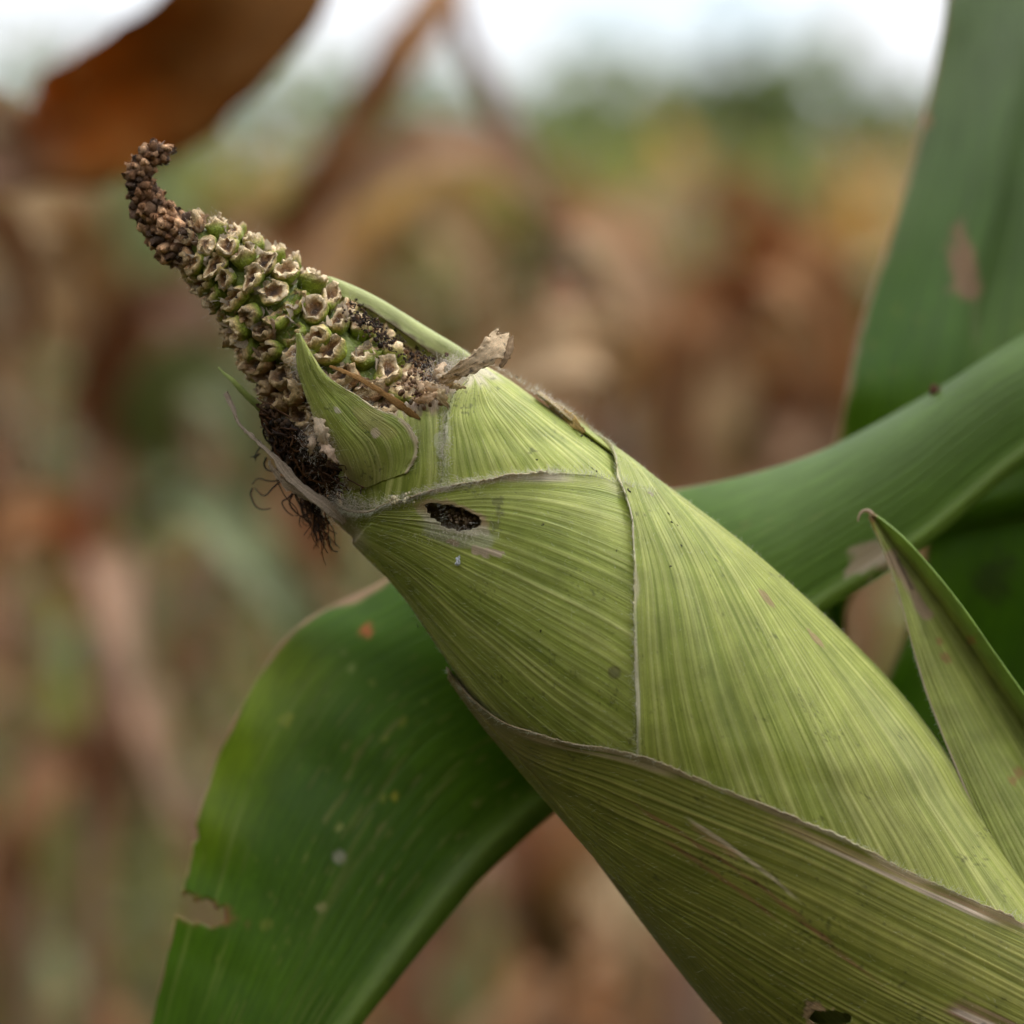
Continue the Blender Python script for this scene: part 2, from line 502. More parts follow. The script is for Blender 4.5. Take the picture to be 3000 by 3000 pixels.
def random_plant(name, h, dry, seed, label, category, group):
    rs = np.random.default_rng(seed)
    root = empty(name, (0, 0, 0), label, category, group)
    sp = stalk_path(h, rs.uniform(-0.12, 0.12, 2), seed)
    o = np.zeros(3)
    add_stalk(root, sp, 0.012, 0.005, BROWN[seed % 5] * 0.9 if dry else np.array([0.16, 0.2, 0.07]), o)
    az = rs.uniform(0, 6.28)
    nl = 8
    for k in range(nl):
        t = 0.18 + 0.74 * k / (nl - 1)
        p0 = sp[int(t * (len(sp) - 1))]
        az += math.pi + rs.uniform(-0.5, 0.5)
        d = np.array([math.cos(az), math.sin(az), 0])
        Lf = rs.uniform(0.42, 0.68) * (1.05 - 0.35 * abs(t - 0.45))
        rise = rs.uniform(0.35, 1.1) if not dry else rs.uniform(0.1, 0.9)
        droop = rs.uniform(0.9, 1.8) if dry else rs.uniform(0.5, 1.1)
        q = np.linspace(0, 1, 26)
        ang = rise - (rise + droop) * smooth(0.05, 0.75, q)
        step = Lf / 25
        r = np.concatenate([[0], np.cumsum(np.cos(ang[:-1]) * step)]); zz = np.concatenate([[0], np.cumsum(np.sin(ang[:-1]) * step)])
        path = p0 + d * r[:, None] + np.array([0, 0, 1]) * zz[:, None]
        path = path + 0.02 * np.stack([vnoise(q * 4, seed=seed + k), vnoise(q * 4 + 7, seed=seed + k), 0 * q], -1) * q[:, None]
        path[:, 2] = np.maximum(path[:, 2], 0.05)
        sd_ = np.cross(d, np.array([0, 0, 1]))
        tw = rs.uniform(-1.6, 1.6) if dry else rs.uniform(-0.5, 0.5)
        T = frames(path); S0 = norm(np.broadcast_to(sd_, T.shape)); N0 = np.cross(T, S0)
        S = S0 * np.cos(tw * q)[:, None] + N0 * np.sin(tw * q)[:, None]
        wd = rs.uniform(0.018, 0.03) * np.clip(np.minimum(0.4 + q * 4, 1.15 * (1 - q) ** 0.6), 0.03, 1)
        col = BROWN[rs.integers(0, 5)] * rs.uniform(0.85, 1.35) if dry else np.array([0.19, 0.22, 0.07]) * rs.uniform(0.7, 1.4)
        add_leaf(root, path, wd, S, col, o, curl=rs.uniform(0.2, 0.9), crumple=0.5 if dry else 0.15, seed=seed * 13 + k, nu=7, mat=M_DRY if dry else M_GREEN)
    return root

def copy_tree(o, parent=None):
    c = o.copy(); COL.objects.link(c)
    if parent is not None: c.parent = parent
    for ch in list(o.children): copy_tree(ch, c)
    return c

def field_plants():
    G1, G2 = 'dry corn plants in the blurred field', 'green corn plants in the blurred field'
    L1, L2 = 'blurred brown dry corn plant standing in the field behind the ear', 'blurred olive green corn plant standing in the field behind the ear'
    protos = [random_plant('dry_corn_plant', 1.35, True, s, L1, 'corn plant', G1) for s in (11, 12, 13, 14)]
    gprotos = [random_plant('green_corn_plant', 1.3, False, s, L2, 'corn plant', G2) for s in (21, 22)]
    spots = []
    for row, y0 in enumerate((2.0, 2.5, 3.1, 3.8, 4.6, 5.5)):
        half = 0.28 + 0.2 * y0
        x = -half + 0.1 * row
        while x < half:
            spots.append((x + RNG.uniform(-0.06, 0.06), y0 + RNG.uniform(-0.16, 0.16)))
            x += 0.30
    used = set()
    for i, (x, y) in enumerate(spots):
        green = (i * 7 + 3) % 10 < 4
        lst = gprotos if green else protos
        k = (i * 5 + 1) % len(lst)
        key = (green, k)
        o = lst[k] if key not in used else copy_tree(lst[k])
        used.add(key)
        o.location = (x, y, 0.0)
        o.rotation_euler = (0, 0, RNG.uniform(0, 6.28))
        s = (1.05 + 0.05 * y) / 1.35 * RNG.uniform(0.86, 1.0)
        o.scale = (s, s, s)
field_plants()

# near plants, each with its own leaves and a broken stalk
def plant_at(name, label, px_base, dz, h_px_path, r=0.009, col=None):
    """plant whose stalk passes through the given points"""
    base = W(px_base[0], px_base[1], dz); base[2] = 0.0
    root = empty(name, base, label, 'corn plant')
    pts = [base + np.array([0, 0, 0.0])] + [W(x, y, d) for x, y, d in h_px_path]
    sp = resample(np.array(pts), 40)
    add_stalk(root, sp, r * 1.25, r * 0.6, col if col is not None else BROWN[0], base)
    return root, base

def px_leaf(root, base, ctrl, hw, col, tilt=0.0, curl=0.5, crumple=0.3, seed=0, n=60, taper=True, mat=None, nu=11, cfreq=3.0):
    """leaf through (px,py,dz) points with half width hw metres; tilt turns its face about its own length"""
    P = resample(np.array([W(*c) for c in ctrl]), n)
    q = np.linspace(0, 1, n)
    T = frames(P)
    view = norm(P - CAMLOC)
    S0 = norm(np.cross(T, view))
    N0 = np.cross(T, S0)
    tl = np.interp(q, np.linspace(0, 1, len(np.atleast_1d(tilt))), np.atleast_1d(tilt)) if np.ndim(tilt) else np.full(n, tilt)
    tl = -tl * np.sign(S0[:, 2].mean() + 1e-9)        # positive tilt turns the face to the sky
    S = S0 * np.cos(tl)[:, None] + N0 * np.sin(tl)[:, None]
    col = np.asarray(col)
    if col.ndim == 2: col = np.stack([np.interp(q, np.linspace(0, 1, len(col)), col[:, k]) for k in range(3)], -1)
    else: col = np.clip(col * np.array([1.0, 1.08, 1.0]), 0, .8)
    hwv = np.interp(q, np.linspace(0, 1, len(np.atleast_1d(hw))), np.atleast_1d(hw)) if np.ndim(hw) else hw * np.clip(np.minimum(0.5 + q * 3, 1.25 * (1 - q) ** 0.55), 0.05, 1)
    return add_leaf(root, P, hwv, S, col, base, curl, crumple, seed, nu, mat, cfreq=cfreq)

def near_plants():
    # big brown leaf across the top left
    r, b = plant_at('dry_corn_plant', 'dry corn plant at left with a big orange brown leaf sweeping across the top corner', (-620, 1500), 0.36,
                    [(-620, 2200, .36), (-600, 900, .36), (-580, 300, .36)])
    OB, GP = (0.34, 0.145, 0.03), (0.36, 0.23, 0.16)
    px_leaf(r, b, [(-600, 640, .36), (-380, 560, .37), (-60, 480, .36), (120, 425, .34), (300, 345, .31), (470, 240, .29), (640, 100, .28), (790, -70, .28), (900, -350, .29)],
            (0.006, 0.008, 0.010, 0.0125, 0.0155, 0.0180, 0.0180, 0.0155, 0.009), np.array([GP, GP, GP, (.34, .19, .1), OB, OB, OB, OB, OB]), tilt=(0.2, 0.3, 0.5, 0.5, 0.2, 0.05, -0.05, 0.1, 0.2), curl=0.35, crumple=0.3, seed=2, mat=M_DRY)
    px_leaf(r, b, [(-580, 320, .26), (-350, 250, .3), (-100, 330, .33), (100, 400, .35), (320, 430, .36), (420, 560, .37)], 0.011, np.array([0.42, 0.28, 0.19]), tilt=0.3, curl=0.3, crumple=0.3, seed=4)
    px_leaf(r, b, [(-590, 700, .3), (-350, 640, .35), (-100, 600, .4), (60, 760, .42), (100, 1000, .42)], 0.011, np.array([0.22, 0.10, 0.04]), tilt=0.4, seed=5)
    # broken plant behind the ear tip
    r, b = plant_at('dry_corn_plant', 'broken dry corn plant behind the cob with its stalk bent over and leaves arching', (2050, 1500), 0.75,
                    [(2000, 2600, .72), (1850, 1500, .7), (1700, 860, .68), (1600, 620, .66), (1490, 380, .65), (1400, 220, .65), (1340, 60, .65), (1310, -120, .66)], r=0.0068, col=np.array([0.26, 0.15, 0.11]))
    px_leaf(r, b, [(1320, -80, .66), (1270, 30, .62), (1180, 150, .6), (1070, 330, .6), (960, 500, .6), (850, 640, .62), (760, 700, .64)], (0.006, .008, .0085, .0075, .006, .004), np.array([0.30, 0.135, 0.055]), tilt=0.2, seed=7)
    px_leaf(r, b, [(1590, 600, .66), (1480, 500, .64), (1340, 460, .62), (1180, 480, .62), (1040, 580, .63), (930, 690, .64), (850, 780, .66)], (.004, .009, .013, .013, .011, .005), np.array([0.50, 0.30, 0.19]), tilt=0.8, seed=8, crumple=.25)
    px_leaf(r, b, [(1620, 660, .66), (1720, 660, .64), (1810, 740, .63), (1860, 880, .62), (1870, 1010, .62), (1850, 1200, .63)], (.004, .010, .0125, .011, .007, .003), np.array([0.50, 0.30, 0.18]), tilt=0.5, seed=9, crumple=.25)
    px_leaf(r, b, [(1700, 820, .66), (1660, 880, .62), (1640, 960, .6), (1650, 1060, .6)], (.006, .010, .008, .004), np.array([0.26, 0.11, 0.045]), tilt=0.3, seed=10)
    px_leaf(r, b, [(1850, 1180, .62), (1760, 1060, .56), (1650, 1040, .54), (1540, 1070, .54), (1440, 1120, .55)], (.008, .014, .016, .015, .01), np.array([0.46, 0.30, 0.185]), tilt=0.6, seed=12, crumple=.2)
    # right, orange brown
    r, b = plant_at('dry_corn_plant', 'orange brown dry corn plant between the husk and the broad green leaf', (2250, 1500), 0.95,
                    [(2260, 2600, .95), (2240, 1500, .95), (2200, 900, .95), (2190, 700, .95)], r=0.008, col=np.array([0.3, 0.16, 0.08]))
    for k, (c, hw, cc, tl) in enumerate([
        ([(2200, 800, .95), (2300, 780, .9), (2400, 900, .88), (2450, 1150, .88), (2440, 1400, .9)], .022, (0.33, 0.15, 0.06), .3),
        ([(2210, 950, .95), (2120, 900, .92), (2050, 1000, .9), (2000, 1200, .9), (1980, 1450, .9)], .02, (0.29, 0.125, 0.05), .2),
        ([(2230, 1150, .95), (2180, 1100, .9), (2120, 1250, .88), (2150, 1500, .88)], .02, (0.42, 0.25, 0.13), .5),
        ([(2240, 1250, .95), (2320, 1200, .9), (2420, 1350, .88), (2500, 1700, .88), (2520, 2000, .88)], .02, (0.36, 0.2, 0.12), .2)]):
        px_leaf(r, b, c, hw, np.array(cc), tilt=tl, seed=30 + k)
    # left, upright
    r, b = plant_at('dry_corn_plant', 'reddish brown dry corn plant with drooping leaves left of the cob', (260, 1500), 1.1,
                    [(270, 3000, 1.1), (290, 2000, 1.1), (280, 1200, 1.1), (260, 600, 1.1), (240, 430, 1.12)], r=0.009, col=np.array([0.3, 0.16, 0.10]))
    for k, (c, hw, cc, tl) in enumerate([
        ([(280, 1300, 1.1), (380, 1000, 1.05), (480, 900, 1.02), (560, 1000, 1.0), (640, 1250, 1.0)], .02, (0.25, 0.13, 0.08), .3),
        ([(275, 1000, 1.1), (180, 700, 1.05), (100, 650, 1.02), (20, 800, 1.0), (-40, 1100, 1.0)], .022, (0.36, 0.23, 0.13), .5),
        ([(285, 1750, 1.1), (150, 1560, 1.0), (40, 1560, .95), (-120, 1750, .95)], .022, (0.42, 0.19, 0.08), .4),
        ([(285, 1600, 1.1), (330, 1750, .9), (400, 2000, .8), (470, 2250, .74), (560, 2500, .72), (600, 2800, .72)], .014, (0.33, 0.185, 0.12), .4),
        ([(290, 2300, 1.1), (180, 2250, 1.0), (80, 2400, .95), (30, 2750, .95)], .02, (0.28, 0.13, 0.06), .2)]):
        px_leaf(r, b, c, hw, np.array(cc), tilt=tl, seed=40 + k)
    # bare upright stalks farther back
    for k, (x, dz, top, lab, cc) in enumerate([
        (70, 1.25, 700, 'dry corn plant with a bare upright stalk near the left edge of the picture', (.30, .18, .11)),
        (600, 1.45, 640, 'dry corn plant with a bare stalk straight behind the cob tip', (.27, .165, .10)),
        (2080, 1.5, 560, 'dry corn plant with a pale upright stalk behind the middle of the husk', (.36, .24, .14)),
        (1180, 1.6, 620, 'dry corn plant standing low behind the kernels', (.25, .17, .08))]):
        r, b = plant_at('dry_corn_plant', lab, (x, 1500), dz, [(x + 20, 3200, dz), (x + 10, 2200, dz), (x - 10, 1300, dz), (x + 10, top, dz)], r=0.009, col=np.array(cc))
        for q, (dx, y0, ln) in enumerate([(1, top + 80, 420), (-1, top + 420, 480), (1, top + 900, 520), (-1, top + 1350, 500)]):
            px_leaf(r, b, [(x, y0, dz), (x + dx * 90, y0 - 60, dz - .03), (x + dx * 190, y0 + 60, dz - .05), (x + dx * 240, y0 + ln * .6, dz - .06), (x + dx * 225, y0 + ln, dz - .06)], .017, BROWN[(k + q) % 5] * .95, tilt=.4, seed=300 + k * 7 + q)
    # olive leaf under the silk
    r, b = plant_at('green_corn_plant', 'olive green corn plant behind the dark silk, one leaf slanting down', (420, 1500), 0.8,
                    [(430, 3300, .8), (440, 2200, .8), (430, 1500, .8), (400, 1150, .8)], r=0.007, col=np.array([0.17, 0.16, 0.07]))
    px_leaf(r, b, [(440, 1500, .8), (560, 1480, .74), (700, 1600, .7), (820, 1750, .68), (930, 1950, .68), (1000, 2200, .7)], (.006, .011, .012, .010, .006), np.array([0.2, 0.21, 0.085]), tilt=.3, seed=51, mat=M_GREEN)
    px_leaf(r, b, [(430, 1350, .8), (500, 1150, .78), (600, 1120, .77), (700, 1300, .76), (730, 1550, .76)], .016, np.array([0.16, 0.16, 0.055]), tilt=.3, seed=52, mat=M_GREEN)
    # low, behind the drooping leaf
    r, b = plant_at('dry_corn_plant', 'reddish dry corn plant seen below the husk at the bottom', (1650, 1500), 1.0,
                    [(1640, 3300, 1.0), (1620, 2800, 1.0), (1600, 2500, 1.0)], r=0.008, col=np.array([0.3, 0.17, 0.1]))
    for k, (c, hw, cc, tl) in enumerate([
        ([(1620, 2800, 1.0), (1500, 2500, .95), (1350, 2500, .9), (1250, 2750, .9), (1200, 3100, .9)], .02, (0.34, 0.19, 0.13), .3),
        ([(1620, 2850, 1.0), (1700, 2600, .95), (1820, 2700, .9), (1880, 3000, .9)], .02, (0.40, 0.26, 0.15), .5)]):
        px_leaf(r, b, c, hw, np.array(cc), tilt=tl, seed=60 + k)
near_plants()

# ------------------------------------------------------------------ the green corn plant carrying the ear
def spot(PX, x, y, r, seed=0, rag=0.35, aniso=None):
    """soft-edged ragged spot on a surface: 1 inside"""
    dx, dy = PX[..., 0] - x, PX[..., 1] - y
    if aniso is not None:
        a, k = aniso
        ca, sa = math.cos(a), math.sin(a)
        dx, dy = dx * ca + dy * sa, (-dx * sa + dy * ca) * k
    d = np.sqrt(dx * dx + dy * dy) / r
    d = d + rag * vnoise(PX[..., 0] / r * 2.2, PX[..., 1] / r * 2.2, seed=seed, octaves=2)
    return 1 - smooth(0.75, 1.05, d)

def lerp(a, b, t):
    t = np.asarray(t)[..., None]
    return np.asarray(a) * (1 - t) + np.asarray(b) * t

def edge_surface(rows, nu, nv, bulge, back=0.0, nback=0):
    """leaf between a top and a bottom edge; rows = (tx,ty,tdz, bx,by,bdz, bulge_mm)"""
    T = resample(np.array([cl(r[0], r[1], r[2]) for r in rows]), nv) if False else cr(np.array([cl(r[0], r[1], r[2]) for r in rows]), np.linspace(0, len(rows) - 1, nv))
    B = cr(np.array([cl(r[3], r[4], r[5]) for r in rows]), np.linspace(0, len(rows) - 1, nv))
    bl = cr(np.array([[r[6]] for r in rows]), np.linspace(0, len(rows) - 1, nv))[:, 0] * 0.001
    Dv = norm(np.gradient((T + B) / 2, axis=0))
    Nn = norm(np.cross(B - T, Dv))
    Nn = Nn * np.sign(Nn[:, 2:3] + 1e-9)
    x = np.linspace(0, 1, nu)
    P = T[None] * (1 - x)[:, None, None] + B[None] * x[:, None, None] + (np.sin(math.pi * x ** 0.85)[:, None] * bl[None])[..., None] * Nn[None]
    if nback:
        xb = np.linspace(0, 1, nback + 1)[1:]
        wv = np.linalg.norm(T - B, axis=1)
        back_dir = norm(T - B)
        Pb = B[None] + back_dir[None] * (xb ** 1.4)[:, None, None] * wv[None, :, None] * 0.8 - Nn[None] * ((np.sin(xb * 1.9) * back)[:, None, None])
        P = np.concatenate([P, Pb], 0)
        x = np.concatenate([x, 1 + xb])
    return P, x, np.linspace(0, 1, nv)

def veins_1d(u, n, seed, sharp=2.0, jit=0.35):
    """ridge profile over u in [0,1]: about n uneven ridges, 0..1"""
    rs = np.random.default_rng(seed)
    c = (np.arange(n + 1) + rs.uniform(-jit, jit, n + 1)) / n
    hgt = rs.uniform(0.35, 1.0, n + 1)
    wd = rs.uniform(0.22, 0.42, n + 1) / n
    r = np.zeros_like(u)
    for a, b, d in zip(c, hgt, wd):
        r = np.maximum(r, b * np.exp(-((u - a) / d) ** 2))
    return r

plant_base = W(3560, 1500, 0.075); plant_base[2] = 0.0
PLANT = empty('corn_plant', plant_base, 'living green corn plant whose broad leaves reach behind the ear', 'corn plant')

def green_plant():
    GL, GD, YG = np.array([0.118, 0.235, 0.010]), np.array([0.070, 0.165, 0.004]), np.array([0.29, 0.37, 0.004])
    TAN = np.array([0.42, 0.30, 0.18])
    # stalk just outside the view
    sp = resample(np.array([plant_base, W(3560, 2500, .075), W(3540, 1500, .075), W(3520, 300, .08), W(3500, -1500, .1)]), 40)
    add_stalk(PLANT, sp, 0.014, 0.011, np.array([0.14, 0.2, 0.06]), plant_base, mat=M_GREEN)

    # 1: leaf crossing behind the ear and drooping to the lower left
    rows = [(3520, 700, .07, 3540, 960, .062, 5), (3250, 850, .062, 3270, 1180, .050, 7), (3000, 985, .058, 3000, 1352, .044, 8), (2700, 1172, .056, 2700, 1602, .042, 8), (2400, 1328, .055, 2420, 1782, .042, 7),
            (2120, 1412, .055, 2200, 1930, .043, 7), (1850, 1455, .056, 2020, 2060, .046, 7), (1600, 1490, .057, 1900, 2150, .05, 7), (1340, 1590, .058, 1780, 2240, .052, 7), (1110, 1712, .056, 1650, 2352, .05, 6),
            (860, 1850, .053, 1530, 2455, .046, 5), (705, 2080, .05, 1400, 2578, .042, 4), (600, 2330, .047, 1260, 2745, .039, 4), (553, 2540, .044, 1150, 2880, .036, 3), (500, 2760, .042, 1050, 3005, .034, 3),
            (440, 3030, .04, 930, 3170, .032, 3), (380, 3400, .04, 750, 3450, .03, 2)]
    nu, nv = 150, 300
    P, x, v = edge_surface(rows, nu, nv, 1, back=0.006, nback=14)
    nu = len(x)
    X, V = np.meshgrid(x, v, indexing='ij')
    PX = project(P)
    front = X <= 1
    ve = veins_1d(np.clip(X, 0, 1), 34, 5)
    zc = np.zeros_like(P); zc[..., 2] = 1
    P = P + zc * ((ve - 0.4) * 0.00009 * (X < 0.92) + 0.0010 * np.exp(-((X - 0.955) / 0.035) ** 2))[..., None]
    P = P + zc * (0.0012 * vnoise(X * 2, V * 26, seed=9) * (1 - smooth(0, .7, X)))[..., None]
    tint = vnoise(X * 3, V * 14, seed=4, octaves=3)
    pale = smooth(0.42, 0.25, V)                     # near the stalk the leaf is greyer
    c = lerp(GD, GL, np.clip(0.45 + 0.5 * tint, 0, 1))
    c = lerp(c, np.array([0.195, 0.285, 0.085]), pale * (0.7 - 0.35 * smooth(.5, 1., X)))
    yel = smooth(0.34, 0.05, X) * smooth(0.60, 0.66, V) * smooth(0.84, 0.76, V)
    c = lerp(c, YG, np.clip(yel * (0.55 + 0.5 * tint), 0, 1))  # glow of light through the blade, painted in as yellow green
    c = c * (0.92 + 0.16 * ve)[..., None]
    mid = np.exp(-((X - 0.95) / 0.05) ** 2)
    c = lerp(c, np.array([0.20, 0.28, 0.05]), 0.75 * mid)
    edge = smooth(0.012, 0.004, X + 0.006 * vnoise(V * 120, seed=6))
    edge = np.maximum(edge, smooth(0.034, 0.010, X + 0.02 * vnoise(V * 60, seed=6)) * smooth(0.545, 0.56, V) * smooth(0.66, 0.63, V))
    c = lerp(c, TAN * np.array([1.1, 1.0, .95]), edge)
    for (sx, sy, r, cc) in [(1073, 1852, 22, (.5, .18, .05)), (992, 2510, 22, (.42, .42, .28)), (942, 2660, 15, (.45, .42, .16)), (993, 2428, 14, (.3, .34, .08)), (1155, 2335, 13, (.4, .38, .03)), (1122, 2340, 13, (.24, .3, .03)),
                            (1032, 1960, 14, (.26, .34, .08)), (1010, 1915, 14, (.2, .28, .05)), (1180, 2115, 16, (.24, .3, .03)), (1090, 2000, 12, (.22, .29, .04)), (1125, 2165, 13, (.2, .28, .03)), (780, 2710, 20, (.2, .26, .03)), (840, 2110, 22, (.28, .33, .03)), (1245, 2058, 12, (.2, .28, .04))]:
        c = lerp(c, np.array(cc), spot(PX, sx, sy, r, seed=int(sx)) * (X < 1))
    c = lerp(c, np.array([0.48, 0.38, 0.27]), spot(PX, 2530, 1648, 88, seed=3, rag=.7, aniso=(-0.5, 1.7)) * (X < 1))
    # pale streaks and small lesions along the veins
    st_ = smooth(.55, .75, vnoise(X * 70, V * 9, seed=44) * .7 + vnoise(X * 5, V * 7, seed=45) * .5)
    c = lerp(c, np.array([.26, .31, .07]), .45 * st_ * (X < .92) * (V > .5))
    st2 = smooth(.72, .85, vnoise(X * 90, V * 60, seed=46) * .8 + vnoise(X * 4, V * 6, seed=47) * .4)
    c = lerp(c, np.array([.36, .32, .10]), .4 * st2 * (X < .9))
    c = c * (1 + .10 * vnoise(X * 60, V * 120, seed=48, octaves=2))[..., None]
    for k in range(26):
        c = lerp(c, np.array([0.2, 0.27, 0.04]), 0.6 * spot(PX, RNG.uniform(600, 1500), RNG.uniform(1850, 2900), RNG.uniform(5, 11), seed=k) * (X < 1))
    # torn notch
    nd = np.hypot((PX[..., 0] - 580) / 78, (PX[..., 1] - 2668 - .25 * (PX[..., 0] - 580)) / 27) + 0.5 * vnoise(PX[..., 0] / 26, PX[..., 1] / 26, seed=8, octaves=2)
    c = lerp(c, np.array([0.30, 0.15, 0.05]), (1 - smooth(1.0, 1.9, nd)) * (X < 1))
    nd2 = np.hypot((PX[..., 0] - 545) / 40, (PX[..., 1] - 2440) / 26) + 0.3 * vnoise(PX[..., 0] / 22, PX[..., 1] / 22, seed=18)
    keep = (np.minimum(nd[:-1, :-1], nd[1:, 1:]) > 1.0) & (np.minimum(nd2[:-1, :-1], nd2[1:, 1:]) > 1.0) | (X[:-1, :-1] > 0.98)
    uv = np.stack([X / 1.0, V * 6], -1)
    o = link('leaf', make_mesh('leaf', to_world(P) - plant_base, grid_faces(nu, nv, keep), M_BLADE, c, uv), PLANT)
    thick(o, 0.00035)
    tag(o, 'green leaf crossing behind the ear, torn and spotted at lower left')

    # 2: broad blade at upper right
    rows = [(2840, -700, .15, 3560, -900, .13, 6), (2790, -300, .135, 3560, -400, .12, 6), (2770, 0, .125, 3560, 0, .11, 6), (2742, 200, .12, 3560, 250, .10, 6), (2690, 420, .115, 3560, 500, .095, 6), (2615, 680, .11, 3570, 800, .09, 6), (2540, 900, .107, 3570, 1000, .085, 6),
            (2485, 1100, .105, 3570, 1200, .08, 6), (2450, 1300, .105, 3560, 1400, .08, 6), (2425, 1470, .105, 3250, 1480, .085, 6), (2412, 1620, .105, 2680, 1600, .095, 3), (2405, 1760, .105, 2502, 1740, .1, 1), (2400, 1900, .107, 2476, 1890, .104, 1), (2398, 2080, .107, 2440, 2080, .106, 1)]
    nu, nv = 120, 160
    P, x, v = edge_surface(rows, nu, nv, 1)
    X, V = np.meshgrid(x, v, indexing='ij'); PX = project(P)
    ve = veins_1d(X, 40, 9)
    zc = np.zeros_like(P); zc[..., 2] = 1
    fold = 0.004 * np.exp(-((X - 0.32 + 0.1 * V) / 0.08) ** 2) + 0.003 * vnoise(X * 3, V * 7, seed=13)
    P = P + zc * ((ve - .4) * 0.00025 + fold + 0.002 * vnoise(V * 18, seed=14) * smooth(.25, 0, X))[..., None]
    tint = vnoise(X * 4, V * 6, seed=24, octaves=3)
    c = lerp(GD * 1.1, np.array([0.13, 0.215, 0.022]), np.clip(0.5 + 0.8 * tint, 0, 1)) * (0.88 + 0.25 * ve)[..., None]
    c = lerp(c, np.array([0.21, 0.27, 0.14]), smooth(0.6, 0.2, V) * 0.75)
    c = lerp(c, np.array([0.13, 0.24, 0.005]), smooth(0.28, 0.03, X) * smooth(0.5, 0.75, V) * 0.7)
    c = lerp(c, TAN * 1.15, smooth(0.020, 0.007, X + 0.004 * vnoise(V * 90, seed=16)))
    c = lerp(c, np.array([0.45, 0.26, 0.13]), spot(PX, 2712, 345, 36, seed=5, aniso=(1.2, 2.2)))
    c = lerp(c, np.array([0.34, 0.22, 0.12]), spot(PX, 2822, 790, 105, seed=6, aniso=(1.5, 2.3), rag=.6))
    c = lerp(c, np.array([0.2, 0.24, 0.08]), 0.6 * spot(PX, 2850, 960, 90, seed=7, aniso=(1.6, 6.0)))
    for k in range(12):
        c = lerp(c, np.array([0.2, 0.26, 0.04]), 0.5 * spot(PX, RNG.uniform(2500, 3000), RNG.uniform(900, 1300), RNG.uniform(6, 14), seed=k))
    o = link('leaf', make_mesh('leaf', to_world(P) - plant_base, grid_faces(nu, nv), M_BLADE, c, np.stack([X, V * 4], -1)), PLANT)
    thick(o, 0.00035)
    tag(o, 'broad upright green blade at upper right with a brown lesion')

    # 3: shaded blade behind the pointed husk tip
    rows = [(2780, 1300, .10, 3520, 1300, .085, 4), (2720, 1520, .10, 3480, 1560, .085, 5), (2692, 1720, .10, 3440, 1800, .085, 6), (2640, 1880, .10, 3400, 2000, .085, 6), (2590, 2020, .10, 3350, 2200, .085, 6),
            (2560, 2200, .10, 3300, 2450, .085, 6), (2560, 2400, .10, 3250, 2700, .085, 6), (2600, 2700, .10, 3200, 3000, .085, 6), (2700, 3100, .10, 3150, 3300, .09, 4)]
    nu, nv = 80, 120
    P, x, v = edge_surface(rows, nu, nv, 1)
    X, V = np.meshgrid(x, v, indexing='ij'); PX = project(P)
    ve = veins_1d(X, 36, 19)
    zc = np.zeros_like(P); zc[..., 2] = 1
    P = P + zc * ((ve - .4) * 0.0002 + .003 * vnoise(X * 3, V * 5, seed=33) - 0.012 * X * smooth(0.1, 0.9, V))[..., None]
    c = lerp(GD * .85, GL * .8, np.clip(.5 + .6 * vnoise(X * 4, V * 6, seed=34, octaves=3), 0, 1)) * (0.85 + .3 * ve)[..., None]  # same greens darkened: the blade's shade is put into its colour
    c = lerp(c, np.array([.24, .17, .08]), smooth(.016, .006, X))
    c = lerp(c, np.array([.04, .03, .02]), .5 * spot(PX, 2900, 1690, 60, seed=4, rag=1.0))
    o = link('leaf', make_mesh('leaf', to_world(P) - plant_base, grid_faces(nu, nv), M_BLADE, c, np.stack([X, V * 4], -1)), PLANT)
    thick(o, 0.00035)
    tag(o, 'dark green blade in shade behind the pointed husk leaf')
green_plant()

# ------------------------------------------------------------------ the ear: body tube with (s, theta) coordinates
AX = [  # centre px, py, depth of the axis (m), radius px
    (612, 715, .0125, 124), (778, 886, .0135, 176), (916, 1062, .0150, 222), (1050, 1232, .0165, 268), (1220, 1325, .0178, 326), (1440, 1505, .0185, 360),
    (1735, 1805, .0195, 428), (1980, 2045, .0205, 461), (2255, 2355, .0215, 488), (2525, 2710, .0225, 473), (2850, 3050, .0235, 440), (3150, 3350, .025, 390)]
AXP = np.array([cl(a[0], a[1], a[2]) for a in AX])
AXR = np.array([[a[3] * F * (D + a[2]) / D] for a in AX])

def body(s, th, off=0.0):
    """camera-local point of the ear surface; s in axis indices, th degrees (0 upper right, 90 towards viewer, 180 lower left)"""
    s = np.asarray(s, float); th = np.radians(np.asarray(th, float))
    A = cr(AXP, s); r = cr(AXR, s)[..., 0]
    T = norm(cr(AXP, np.clip(s + .05, 0, 11)) - cr(AXP, np.clip(s - .05, 0, 11)))
    Z = np.array([0, 0, 1.0])
    U = norm(np.cross(Z, T)); Vv = np.cross(T, U)
    rad = np.cos(th)[..., None] * U + np.sin(th)[..., None] * Vv
    return A + (r + off)[..., None] * rad, rad

_gs, _gt = np.meshgrid(np.linspace(0, 11, 700), np.linspace(-3, 183, 240), indexing='ij')
_gp = project(body(_gs, _gt)[0])
_cs, _ct, _cp = _gs[::3, ::3], _gt[::3, ::3], _gp[::3, ::3]

def inv(px, py):
    d = (_gp[..., 0] - px) ** 2 + (_gp[..., 1] - py) ** 2
    i, j = np.unravel_index(np.argmin(d), d.shape)
    return _gs[i, j], _gt[i, j]

def st(tok):
    """control token -> (s,theta): ('b',s,th) explicit, (px,py) seen on the front"""
    if tok[0] == 'b': return (tok[1], tok[2])
    return inv(tok[0], tok[1])

EAR0 = to_world(cl(2850, 3050, .0235))
EAR = empty('corn_ear', EAR0, 'pest-eaten corn ear in a pale green husk, bare shrivelled cob poking out', 'corn ear')

